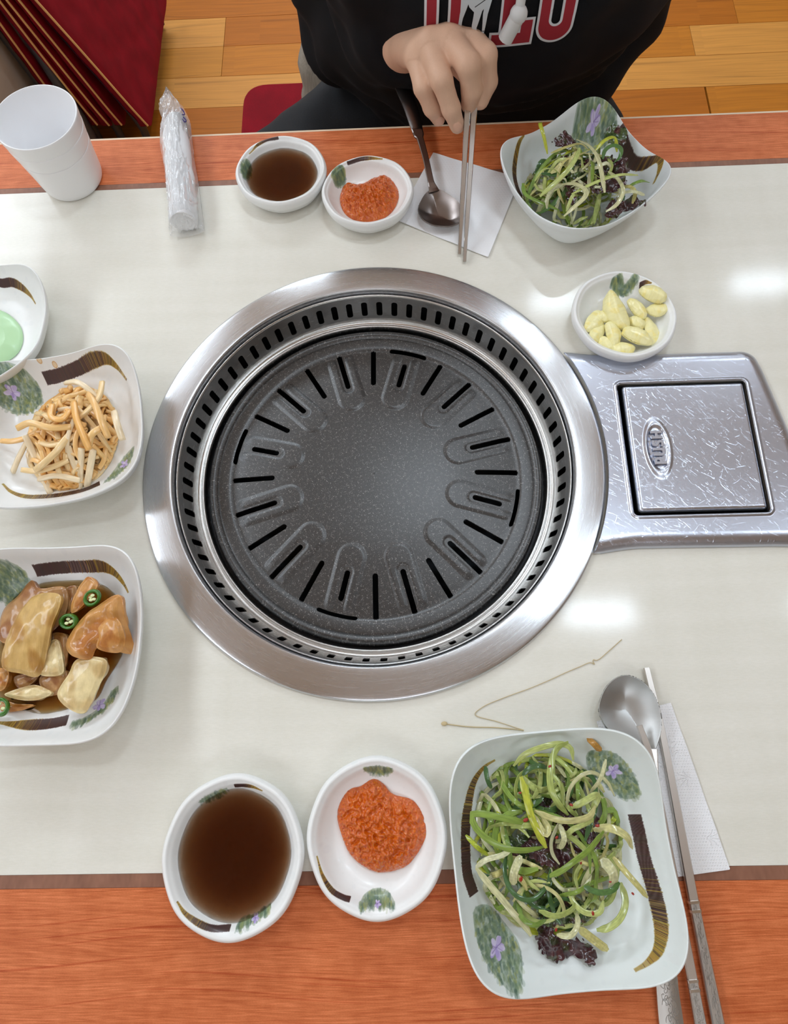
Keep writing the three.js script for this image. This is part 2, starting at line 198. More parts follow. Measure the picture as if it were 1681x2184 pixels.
// ---------------------------------------------------------------- the built-in grill
{
  const G = thing('table_grill', 'round stainless steel grill housing with slotted collar set into the table', 'grill', [0, 0, 0]);
  part('outer_ring', lathe([[0.1562, -0.006], [0.1562, 0.0015], [0.1568, 0.0042], [0.159, 0.0052], [0.168, 0.005], [0.1775, 0.0042], [0.1802, 0.003], [0.1806, 0.0004]], 192), M.ring, G);
  part('collar_rim', lathe([[0.1562, -0.006], [0.1558, -0.0022], [0.1548, -0.0002], [0.1537, -0.0012], [0.1530, -0.0035]], 192), M.collar, G);
  const a0 = [0.1530, -0.0035], a1 = [0.1472, -0.0262], L = Math.hypot(a1[0] - a0[0], a1[1] - a0[1]);
  part('vent_collar', cutSheet({ nu: 1152, nv: 24, wrap: true, thick: 0.0009, P: (u, v) => { const r = lerp(a0[0], a1[0], v), a = u * Math.PI * 2; return [r * Math.cos(a), lerp(a0[1], a1[1], v), r * Math.sin(a)]; },
    sd: (u, v) => { const k = u * 72, x = (k - Math.floor(k) - 0.5) * (Math.PI * 2 / 72) * 0.15; return -rrect(x, (v - 0.47) * L, 0.0026, 0.0074, 0.0021); }, uv: (u, v) => [u, v * 0.3], flip: true }), M.collar, G);
  part('inner_lip', lathe([[0.1472, -0.0262], [0.1466, -0.0284], [0.1448, -0.0294], [0.1434, -0.0288], [0.1424, -0.0276], [0.1414, -0.0282], [0.1408, -0.031], [0.1404, -0.040]], 192), M.collar, G);
  part('pan_support', lathe([[0.1404, -0.039], [0.136, -0.0392], [0.127, -0.0395], [0.1268, -0.042]], 128, false), M.dark, G);
  part('fire_bowl', lathe([[0.1404, -0.039], [0.140, -0.07], [0.128, -0.105], [0.09, -0.125], [0.0, -0.128]], 96), phys({ color: 0x5a5a5c, metalness: 1, roughness: 0.35, side: THREE.DoubleSide }), G);
  part('air_duct', lathe([[0.1645, -0.001], [0.1648, -0.03], [0.163, -0.07], [0.141, -0.072]], 96, false), std({ color: 0x141414, roughness: 0.7, metalness: 0.3, side: THREE.DoubleSide }), G);

  // the lift-out pan
  const R = 0.1362;
  const prof = new THREE.SplineCurve([[0, -0.0275], [0.03, -0.0279], [0.06, -0.0289], [0.085, -0.0312], [0.105, -0.0336], [0.1165, -0.0352], [0.1185, -0.0338], [0.121, -0.0332], [0.1275, -0.0334], [0.1292, -0.0344], [0.131, -0.0328], [0.1328, -0.0318], [0.1342, -0.0328], [0.1347, -0.0358]].map((p) => new THREE.Vector2(...p))).getPoints(400);
  const base = (q) => { const r = q * 0.1347 / R; let lo = 0, hi = prof.length - 1; while (hi - lo > 1) { const m = (lo + hi) >> 1; if (prof[m].x < r) lo = m; else hi = m; } return 0.0018 + lerp(prof[lo].y, prof[hi].y, clamp((r - prof[lo].x) / (prof[hi].x - prof[lo].x || 1))); };
  const seg2 = (x, z, a, r0, r1) => { const c = Math.cos(a), s = Math.sin(a), t = clamp(x * c + z * s, r0, r1); return Math.hypot(x - c * t, z - s * t); };
  const slotD = (x, z) => { const r = Math.hypot(x, z), a = Math.atan2(z, x); if (r < 0.07) return 1; const k = Math.round((a + Math.PI / 2) / (Math.PI / 12)), an = k * Math.PI / 12 - Math.PI / 2, kk = ((k % 24) + 24) % 24, short = kk % 6 === 1; let d = seg2(x, z, an, 0.0845, short ? 0.1045 : 0.1175) - 0.0022; const m = Math.round((a + Math.PI / 2 - Math.PI / 12) / (Math.PI / 2)) * Math.PI / 2 - Math.PI / 2 + Math.PI / 12; let da = Math.atan2(Math.sin(a - m), Math.cos(a - m)); da = clamp(da, -0.125, 0.125) + m; return Math.min(d, Math.hypot(x - 0.1185 * Math.cos(da), z - 0.1185 * Math.sin(da)) - 0.0021); };
  const panY = (x, z) => {
    const r = Math.hypot(x, z), a = Math.atan2(z, x); let y = base(r);
    if (r > 0.045 && r < 0.118) { const k2 = Math.round((a + Math.PI / 2 - Math.PI / 12) / (Math.PI / 6)), an = k2 * Math.PI / 6 - Math.PI / 2 + Math.PI / 12, d = seg2(x, z, an, 0.072, 0.14), q = 1 - smooth(0.109, 0.117, r); y += q * (0.0009 * smooth(0.0125, 0.0085, d) - 0.0007 * smooth(0.0062, 0.0036, seg2(x, z, an, 0.083, 0.14))); }
    return y;
  };
  const rv = (v) => (v < 0.1 ? 0.0004 + v * 0.45 : 0.0454 + (v - 0.1) / 0.9 * (R - 0.0454));
  const pan = cutSheet({ nu: 900, nv: 118, wrap: true, thick: 0.0022, flip: true, P: (u, v) => { const r = rv(clamp(v)), x = r * Math.cos(u * Math.PI * 2), z = r * Math.sin(u * Math.PI * 2); return [x, panY(x, z) + (v < 0 || v > 1 ? 0 : 0), z]; }, sd: (u, v) => { const r = rv(v); return slotD(r * Math.cos(u * Math.PI * 2), r * Math.sin(u * Math.PI * 2)); }, uv: (u, v, p) => [p[0] / 0.27 + 0.5, p[2] / 0.27 + 0.5] });
  const pm = part('grill_pan', pan.translate(0, 0.0395, 0), M.pan, scene); pm.position.set(0, -0.0395, 0); tag(pm, 'dark speckled non-stick grill pan with radial slots resting inside the steel ring', 'grill pan');

  // control cover beside the ring
  const C = thing('grill_cover', 'brushed steel cover plate right of the grill ring with a square flap', 'cover plate', [0.25, 0, -0.006]);
  const out = smoothLoop([[0.10, -0.0868], [0.2, -0.0868], [0.29, -0.0868], [0.302, -0.0864], [0.309, -0.082], [0.3125, -0.074], [0.3185, -0.046], [0.3245, -0.014], [0.329, 0.02], [0.3325, 0.05], [0.3325, 0.065], [0.328, 0.0735], [0.318, 0.0758], [0.29, 0.0756], [0.2, 0.0748], [0.10, 0.0748]], 240);
  const cd = (x, z) => Math.min(polySD(out, x, z), Math.hypot(x, z) - 0.1812), hd = (x, z) => rrect(x - 0.2455, z + 0.0036, 0.0502, 0.0545, 0.0035);
  const bw = 0.24, x0 = 0.155, z0 = -0.09, w = 0.182, dz = 0.168;
  part('cover_plate', cutSheet({ nu: 230, nv: 220, thick: 0.0012, flip: true, P: (u, v) => { const x = x0 + u * w, z = z0 + v * dz, d = polySD(out, x, z), h = hd(x, z); return [x - 0.25, 0.0008 + 0.0068 * Math.sqrt(clamp(1 - (1 - clamp(d / 0.011)) ** 2)) + 0.0011 * smooth(-0.0034, -0.0012, h) - 0.0016 * smooth(-0.0012, 0.0004, h), z + 0.006]; }, sd: (u, v) => { const x = x0 + u * w, z = z0 + v * dz; return Math.min(cd(x, z), -hd(x, z)); }, uv: (u, v) => [u, v] }), M.cover, C);
  part('flap_well', mergeGeometries([box(0.1004, 0.002, 0.109, -0.0045, -0.02, 0.0024), box(0.001, 0.024, 0.109, -0.0545, -0.008, 0.0024), box(0.001, 0.024, 0.109, 0.0455, -0.008, 0.0024), box(0.1004, 0.024, 0.001, -0.0045, -0.008, -0.052), box(0.1004, 0.024, 0.001, -0.0045, -0.008, 0.0568)]), M.black, C);
  const ov = (x, z) => Math.hypot((x - 0.2198) / 0.0088, (z + 0.0025) / 0.0205);
  const flap = part('flap', cutSheet({ nu: 150, nv: 160, thick: 0.0012, flip: true, P: (u, v) => { const x = 0.1975 + u * 0.099, z = -0.0595 + v * 0.11, d = rrect(x - 0.2467, z + 0.0042, 0.0478, 0.0529, 0.003), o = ov(x, z); return [x - 0.25, 0.0038 + 0.0042 * Math.sqrt(clamp(1 - (1 - clamp(d / 0.0035)) ** 2)) + 0.0009 * smooth(0.3, 0, Math.abs(o - 1)) - 0.0006 * smooth(1, 0.8, o), z + 0.006]; }, sd: (u, v) => rrect(0.1975 + u * 0.099 - 0.2467, -0.0595 + v * 0.11 + 0.0042, 0.0478, 0.0529, 0.003), uv: (u, v) => [v * 0.7, u * 0.6 + 0.3] }), M.cover, C);
  const font = await new FontLoader().loadAsync('fonts/droid/droid_sans_bold.typeface.json');
  const tx = new TextGeometry('PUSH', { font, size: 0.0076, depth: 0.0006, curveSegments: 5, bevelEnabled: true, bevelThickness: 0.0004, bevelSize: 0.0003, bevelSegments: 2 }); tx.computeBoundingBox(); const tc = tx.boundingBox.getCenter(V()); tx.translate(-tc.x, -tc.y, 0); tx.rotateX(-Math.PI / 2); tx.rotateY(Math.PI / 2); tx.scale(1.1, 1, 1.08); tx.translate(0.2198 - 0.25, 0.0084, -0.0025 + 0.006);
  part('raised_lettering', tx, M.cover, flap);
}
const PRINTS = {
 near: [['stroke',[-54.3,23.4,-57.9,11.5,-58.2,-1.3,-57.5,-14.4,-55.4,-26.9,-50.7,-41.3,-43.3,-50.4,-36.1,-54.5],6.5], ['stroke',[51.3,-20.0,52.7,-8.6,53.9,4.3,55.9,17.0,57.0,29.5,56.3,41.7,52.1,52.1,44.9,58.4,37.2,62.3],7], ['leaf',[-54.7,30.9,-45.3,30.9,-35.7,40.9,-27.4,53.0,-29.4,67.2,-35.0,70.3,-45.4,62.4,-53.8,48.0]], ['flower',[-42.0,52.1],5], ['leaf',[25.6,-58.6,41.3,-57.5,51.5,-44.4,53.9,-32.5,47.6,-29.0,36.1,-38.2,26.3,-46.6]], ['flower',[41.0,-46.3],4.5]],
 far: [['leaf',[2.6,-67.8,12.9,-72.4,25.2,-69.2,32.8,-58.6,34.2,-46.0,17.5,-43.1,4.2,-45.1,0.5,-56.5]], ['flower',[17.8,-59.4],5], ['stroke',[38.3,-46.3,43.3,-31.2,49.4,-18.6,57.8,-9.7,63.7,-4.6,63.6,3.7,60.9,9.5],4.8], ['stroke',[-46.5,4.3,-50.5,-6.7,-52.9,-18.9,-50.6,-31.0,-45.7,-38.2],4]],
 radish: [['stroke',[-22.8,-49.0,-9.9,-51.8,4.2,-55.7,18.5,-59.5,30.2,-59.6,37.6,-54.5,45.6,-43.9],8], ['leaf',[-61.5,-41.8,-55.9,-49.1,-45.8,-54.2,-34.8,-52.7,-28.5,-43.8,-28.1,-34.2,-36.4,-24.9,-47.8,-23.2,-58.2,-27.8]], ['flower',[-47.7,-38.1],5], ['leaf',[36.8,31.3,41.4,22.6,49.8,13.8,56.2,12.0,54.4,22.0,46.1,31.6,33.2,40.0]], ['flower',[47.2,24.7],4], ['stroke',[29.5,39.9,20.0,45.4,5.7,48.9,-9.8,50.4,-25.5,49.9,-37.3,45.7,-43.9,39.7],5], ['spot',[-22.0,-58.7,-12.0,-57.2,8.7,-66.8],1.6]],
 onion: [['stroke',[-24.2,-53.7,-12.7,-55.2,-0.7,-55.8,15.8,-55.8,27.1,-55.1,34.4,-51.4,41.3,-43.5,45.5,-36.5],7.5], ['leaf',[-51.4,-57.9,-41.2,-59.4,-32.8,-55.7,-30.4,-48.7,-34.9,-35.9,-45.2,-31.0,-52.7,-44.9]], ['leaf',[16.3,52.8,24.8,49.1,34.3,40.9,39.0,32.5,44.2,28.7,44.0,34.1,36.4,45.5,26.8,53.0,19.1,55.1]], ['flower',[31.9,41.6],4.5], ['stroke',[12.1,51.2,1.1,53.3,-11.0,53.8,-23.2,53.2,-34.8,51.9],7]],
 green: [['stroke',[4.7,-48.6,11.1,-47.2,19.4,-46.8,28.4,-42.3,35.6,-35.5,40.2,-28.2],5]],
 soyF: [['leaf',[-35.9,-3.0,-34.2,-12.4,-29.7,-15.0,-27.9,-8.3,-30.5,1.0,-34.1,2.7]], ['stroke',[-3.2,-35.7,-13.8,-33.4,-21.3,-28.9,-29.2,-19.7],2]],
 pasF: [['leaf',[-31.6,-18.7,-27.2,-26.0,-21.2,-27.6,-20.4,-21.9,-24.1,-14.6,-29.3,-14.0]], ['stroke',[-17.7,-29.9,-5.7,-34.0,3.3,-34.5,13.7,-32.5],2.2]],
 garl: [['leaf',[-5.6,-33.9,1.3,-37.5,5.7,-31.9,12.8,-37.0,16.0,-32.3,7.5,-25.8,-0.1,-26.1]], ['stroke',[16.8,-28.5,20.1,-29.1,24.9,-27.4],2.5]],
 soyN: [['leaf',[-24.9,-30.9,-21.4,-34.3,-11.6,-38.2,-6.6,-39.8,-9.0,-37.0,-16.3,-33.1]], ['stroke',[-1.6,-40.9,4.7,-41.1,11.0,-40.2,17.4,-37.7],2], ['leaf',[3.8,41.4,5.9,36.3,14.2,34.3,21.2,30.2,24.7,28.1,23.7,32.3,16.7,36.4]], ['flower',[15.5,35.9],2.5], ['stroke',[0.2,40.9,-9.3,40.8,-17.9,38.1,-27.9,31.8,-33.3,25.4],2.8]],
 pasN: [['leaf',[-8.9,-40.1,-2.0,-41.8,10.5,-39.8,6.7,-37.0,-3.3,-37.1]], ['leaf',[-11.4,40.7,-9.0,34.9,-1.7,31.7,5.5,32.9,10.8,38.8,9.0,40.9,-0.6,39.2]], ['flower',[-0.0,39.2],2], ['stroke',[-17.2,35.9,-20.8,34.8,-28.1,30.5,-34.3,21.8,-38.1,10.9],2.4]],
};
const SALAD_NEAR = [['m',5,38,[-17.4,-18.2,-29.1,-20.9,-40.9,-23.6,-54.6,-24.6,-53.1,-17.8,-43.6,-9.4,-33.0,-5.2,-22.2,-4.2,-10.3,-5.7]], ['y',5.5,42,[-23.2,-45.9,-21.3,-34.8,-19.4,-24.6,-14.9,-13.0,-11.1,-5.6]], ['p',5,38,[9.1,-65.4,1.2,-61.9,-4.4,-51.4,-5.5,-39.3,-1.7,-30.6,4.9,-22.9]], ['w',3,38,[4.4,-27.2,6.4,-38.2,13.7,-45.9,21.3,-47.5,29.9,-42.2,34.4,-33.5]], ['w',3,44,[29.8,-55.2,24.0,-44.5,18.5,-36.1]], ['d',4,30,[-20.4,-45.8,-15.4,-50.2,-9.5,-51.4,-4.9,-50.0]], ['m',4.5,44,[24.2,-14.4,13.4,-5.6,3.0,0.7,-4.6,6.1,-12.0,10.0]], ['c',5,44,[-16.9,-26.5,-5.5,-22.2,5.2,-21.2,16.2,-23.6,20.4,-28.5]], ['d',3.5,36,[-33.8,-2.4,-36.2,5.8,-35.0,14.6,-30.0,20.3,-22.2,22.3,-14.8,18.8,-9.9,14.1]], ['w',5,30,[-52.9,6.8,-46.0,15.0,-38.4,23.2,-31.8,31.2,-26.0,37.5,-22.0,43.8]], ['y',3.5,32,[-58.5,-12.0,-52.3,-6.0,-45.3,-0.1]], ['c',4.5,38,[29.5,0.5,35.6,8.6,41.0,15.0,47.1,22.2]], ['p',5,30,[34.5,15.9,35.1,25.5,30.6,33.4,23.7,38.8,17.2,41.1]], ['d',4,28,[-43.7,-51.4,-43.2,-44.2,-40.7,-38.0]], ['p',4.5,34,[11.7,-54.4,10.5,-61.6,4.2,-64.4,-7.4,-62.8,-19.1,-58.5,-26.3,-51.5]], ['w',4,36,[5.4,30.8,3.9,36.2,-0.9,40.8,-8.0,41.5]], ['w',8,38,[22.2,1.2,26.9,7.7,27.2,12.5,26.6,17.2]], ['w',6,40,[-26.3,-1.4,-31.4,6.6,-32.0,14.6]], ['c',6,40,[19.0,-14.7,28.2,-16.2,36.7,-12.0,41.1,-4.6]], ['p',5,36,[-17.4,29.0,-8.7,30.7,0.3,28.4,5.9,25.4]], ['p',4,34,[1.8,17.9,3.8,25.0,9.5,29.8,18.3,29.9,21.6,24.4]], ['d',4,38,[9.9,16.3,18.5,18.7,25.7,17.2,31.4,14.1]], ['c',6,24,[7.2,41.0,15.5,46.6,23.7,52.9]], ['o',5,26,[23.6,-67.5,27.1,-63.7,31.8,-59.1]], ['p',4,42,[1.1,-11.1,5.1,-16.0,10.8,-18.4,18.2,-20.0]], ['p',5,42,[6.3,-27.6,14.0,-31.7,19.8,-35.0,22.4,-34.1,18.8,-25.8]], ['w',4,42,[-1.8,-18.6,-0.7,-11.2,-2.7,-4.7]], ['w',4,40,[-53.6,4.8,-47.1,0.0,-39.8,-1.9,-32.4,-3.9]], ['m',4,30,[-28.6,24.9,-27.4,32.8,-20.6,36.8,-12.4,35.3]], ['c',5,42,[-17.6,-24.6,-14.5,-17.9,-11.3,-13.7,-9.3,-16.2,-12.3,-22.9]]];
const SALAD_FAR = [['y',4,52,[-33.0,-40.3,-35.6,-30.9,-33.8,-20.1,-30.4,-7.1]], ['p',4.5,60,[-6.4,-3.1,-11.3,10.2,-19.7,24.4,-30.4,34.9,-42.5,44.1]], ['w',5,60,[-7.1,-13.5,-0.3,-1.7,4.3,13.3,6.3,26.8,8.9,42.2]], ['p',4,56,[38.8,22.2,21.4,28.0,3.1,33.7,-15.8,38.3]], ['m',4,40,[-51.0,13.3,-50.2,27.0,-41.7,34.2,-31.2,39.2,-23.3,41.8]], ['w',5,55,[-22.4,27.1,-12.2,30.9,-6.2,41.1,-7.8,47.6,-16.4,54.7,-23.7,58.7]], ['w',4,50,[17.9,11.7,23.3,26.6,24.3,40.0,18.8,49.6,11.5,51.5]], ['w',5,44,[45.8,33.2,33.2,33.7,19.9,31.9]], ['d',4,52,[14.1,1.0,15.6,-4.7,21.3,-6.7,27.0,-1.8,26.3,3.9,21.6,5.9]], ['m',4,54,[4.3,3.7,2.1,14.9,1.7,27.3]], ['p',4,48,[-42.6,18.1,-35.8,11.6,-26.6,10.9,-19.8,14.7]], ['c',5,50,[-27.1,-9.0,-14.1,-10.7,-3.0,-12.5,4.0,-9.8]], ['p',3.5,50,[-20.0,50.0,-15.6,41.4,-9.8,36.2]], ['m',4,42,[35.3,21.7,43.4,22.1,52.9,18.0]], ['w',4,44,[-34.1,42.7,-33.4,35.0,-27.1,25.1,-19.4,19.8]], ['y',4,52,[26.7,-6.5,24.0,-14.8,15.5,-11.7,8.7,-7.4]], ['c',4,40,[36.6,37.9,38.3,31.3,35.6,24.3,28.9,19.5]]];
const RADISH = [[6,28,[-39.5,29.0,-32.5,21.4,-23.2,9.9]], [6,30,[-22.5,6.8,-17.3,22.7,-8.2,47.0]], [6,28,[21.5,18.2,17.6,30.8,13.9,44.1]], [6,28,[30.8,19.5,24.9,31.0,19.1,42.3]], [5,22,[-12.9,39.2,2.6,37.7,19.6,41.1]], [6,32,[11.1,7.8,4.8,22.3,-5.4,33.6,-10.6,35.3]], [6,34,[40.6,0.7,31.6,10.3,28.8,17.1]], [6,36,[13.4,-18.3,19.0,-3.0,26.4,12.0,30.4,21.9]], [6,32,[43.9,-11.1,48.9,1.1,53.0,13.1]], [6,36,[23.6,-25.0,31.4,-14.6,38.7,0.6,43.8,12.6]], [5,34,[32.6,-36.1,33.3,-21.7,28.7,-13.7,18.6,-6.0]], [6,34,[-28.4,1.5,-17.7,-1.2,-1.4,3.3,13.2,1.8]], [5,36,[-3.1,-16.8,-0.5,-4.6,8.1,-2.4,11.5,-11.3]], [5,34,[3.4,-36.1,14.0,-34.7,24.2,-28.1,30.7,-20.7]], [5,24,[-45.6,7.4,-36.0,8.7,-25.9,7.0,-16.3,2.3,-1.1,3.8]], [5,28,[-23.2,33.4,-11.0,35.7,0.5,33.1,11.6,26.7]]];
const LETTUCE_NEAR = [-18.4,41.9,-10.7,37.9,-1.5,46.8,8.5,46.1,18.4,54.8,13.0,62.6,6.3,58.6,-8.3,60.8,-16.7,54.5], LETTUCE_FAR = [14.6,41.3,19.3,32.4,36.0,30.9,45.7,33.6,48.7,39.5,39.3,41.3,24.8,47.4,16.8,45.9];
const ONION = [[30,[-21.4,-32.6,-9.3,-35.6,4.6,-32.0,1.5,-12.4,-7.3,22.1,-17.2,20.4,-29.2,16.2,-29.3,-9.1]], [22,[-42.1,-26.9,-33.2,-35.1,-24.7,-46.4,-16.1,-39.8,1.8,-40.2,4.9,-30.0,-4.1,-9.5,-38.0,-2.1]], [24,[18.9,-47.1,27.2,-41.8,22.5,-31.8,13.7,-22.0,10.4,-21.2,10.7,-32.1]], [30,[46.1,-32.2,51.2,-15.3,53.6,7.0,34.7,4.2,30.8,12.0,12.0,4.6,14.7,-12.1,29.5,-24.8]], [28,[20.0,11.6,41.2,12.8,36.4,32.8,29.4,47.0,17.8,43.0,9.4,34.6,14.9,21.6]], [22,[-8.1,20.0,-2.9,-1.4,1.9,-2.9,6.5,6.9,8.4,20.4]], [20,[-30.9,33.6,-21.6,29.8,-9.7,27.7,1.8,33.4,-8.2,37.8,-23.0,36.8]], [14,[-36.4,37.2,-25.3,39.7,-12.8,40.7,-18.9,43.7,-35.2,44.2]], [20,[-39.5,16.1,-31.0,17.9,-31.5,29.6,-37.0,31.1]], [16,[-10.3,22.0,8.3,18.4,6.8,31.8,1.5,34.8,-7.5,29.9]], [18,[-5.1,-7.6,5.9,-6.5,8.5,6.5,7.3,16.1,-1.1,3.1]], [16,[0.3,-40.6,7.0,-42.1,7.3,-26.8,3.7,-21.8]], [14,[-29.8,21.5,-12.4,21.0,-18.8,28.1,-26.2,28.7]], [33,[36.1,4.6,50.1,7.6,53.9,1.8,51.8,-10.1,45.0,-16.7,38.7,-15.2,32.9,-8.9,36.1,-2.5]]];
const ONION_SAUCE = [-30.9,-47.7,-14.2,-53.5,11.4,-52.8,26.6,-42.8,40.3,-28.7,46.6,-9.9,44.1,6.5,34.3,24.1,27.7,38.3,11.7,42.7,-7.8,50.1,-22.6,45.2,-46.4,41.6,-61.3,4.3,-58.6,-29.3,-43.0,-41.0];
const CHILI = [9.2,-15.3,24.0,-31.6,-30.3,42.0];
const GARLIC = [[[15.7,-22.6,33.0,-10.7],10.9], [[19.7,-5.4,35.3,-5.5],9.4], [[7.2,-14.7,16.1,3.2],8.9], [[-9.3,-19.1,0.2,11.3],10.9], [[-30.7,10.1,-17.8,-5.4],10.9], [[-16.6,-5.4,-12.6,3.5],5.9], [[-14.8,6.3,-27.0,21.7],7.9], [[-20.4,17.6,-13.1,29.3],9.9], [[-12.9,6.4,-9.1,26.6],8.4], [[-11.4,25.1,5.2,29.9],10.4], [[-1.4,14.1,18.0,26.2],11.4], [[19.4,1.9,21.8,24.9],6.4], [[5.1,1.3,15.1,10.4],9.9]];
const PASTE_FAR = [-25.0,-5.4,-19.4,-18.0,-6.0,-16.5,6.0,-23.3,15.7,-24.7,23.8,-15.9,27.2,-2.9,21.8,13.2,9.9,23.3,-6.1,25.3,-19.3,16.6,-24.5,5.6], PASTE_NEAR = [-26.5,-13.3,-18.8,-27.0,-11.2,-28.7,-2.4,-33.4,3.9,-30.2,10.1,-23.7,23.7,-19.5,30.9,-9.1,31.8,1.0,26.6,10.9,17.8,19.6,0.8,22.9,-8.9,19.3,-17.5,12.6,-23.7,0.3];
const GREEN_SAUCE = [-18.2,-33.4,9.0,-26.3,19.5,-18.8,27.2,-9.2,30.6,2.5,28.8,13.8,22.0,21.5,11.6,25.6,-8.5,26.0,-21.7,-1.8];
// ---------------------------------------------------------------- dishes
// polar shell: profile rows [share of the outline, height, corner lift share]; outline(theta) in metres
function shell(profile, outline, round, lift, n = 144) {
  const curve = new THREE.CatmullRomCurve3(profile.map(([k, y, l]) => V(k, y, l ?? 0)), false, 'centripetal').getPoints(profile.length * 4), pos = [], uv = [], idx = [], inner = curve.findIndex((c) => c.x >= 0.995);
  const circle = round;
  curve.forEach((c, i) => { for (let j = 0; j <= n; j++) { const a = (j / n) * Math.PI * 2, k = Math.max(c.x, 0), [r, cor] = outline(a), rr = k * lerp(circle, r, smooth(0.15, 0.8, k)), x = rr * Math.cos(a), z = rr * Math.sin(a); pos.push(x, c.y + c.z * lift * cor, z); if (i < inner) uv.push(x / 0.16 + 0.5, 0.5 - z / 0.16); else uv.push(0.003, 0.003); } });
  for (let i = 0; i + 1 < curve.length; i++) for (let j = 0; j < n; j++) { const a = i * (n + 1) + j, b = a + n + 1; idx.push(a, a + 1, b, b, a + 1, b + 1); }
  return build(pos, idx, uv);
}
const ROUND = (h) => [[0, 0.0050], [0.34, 0.0051], [0.54, 0.0062], [0.69, 0.0088], [0.79, 0.0128], [0.855, 0.0174], [0.895, h - 0.0014], [0.935, h], [0.975, h - 0.0008], [1, h - 0.0035], [0.985, h - 0.0075], [0.93, 0.0085], [0.85, 0.0032], [0.72, 0.0006], [0.64, 0], [0.6, 0], [0.57, 0.0018], [0.3, 0.002], [0, 0.002]];
const SQUARE = (h) => [[0, 0.0050, 0], [0.4, 0.0051, 0], [0.6, 0.0062, 0.02], [0.74, 0.0105, 0.15], [0.86, 0.0178, 0.5], [0.94, h - 0.0042, 0.8], [0.975, h - 0.0008, 0.95], [0.99, h, 1], [1, h - 0.001, 1], [0.995, h - 0.003, 1], [0.95, h - 0.0095, 0.85], [0.86, 0.0135, 0.5], [0.74, 0.0058, 0.15], [0.62, 0.0012, 0], [0.54, 0, 0], [0.5, 0, 0], [0.47, 0.0018, 0], [0.2, 0.002, 0], [0, 0.002, 0]];
const oval = (a, b, rot) => (t) => { const c = Math.cos(t - rot) / a, s = Math.sin(t - rot) / b; return [(1 + 0.006 * Math.cos(8 * t)) / Math.hypot(c, s), 0]; };
const squarish = (a, b, rot, n) => (t) => { const c = Math.abs(Math.cos(t - rot) / a), s = Math.abs(Math.sin(t - rot) / b); return [(c ** n + s ** n) ** (-1 / n), Math.abs(Math.sin(2 * (t - rot))) ** 3]; };
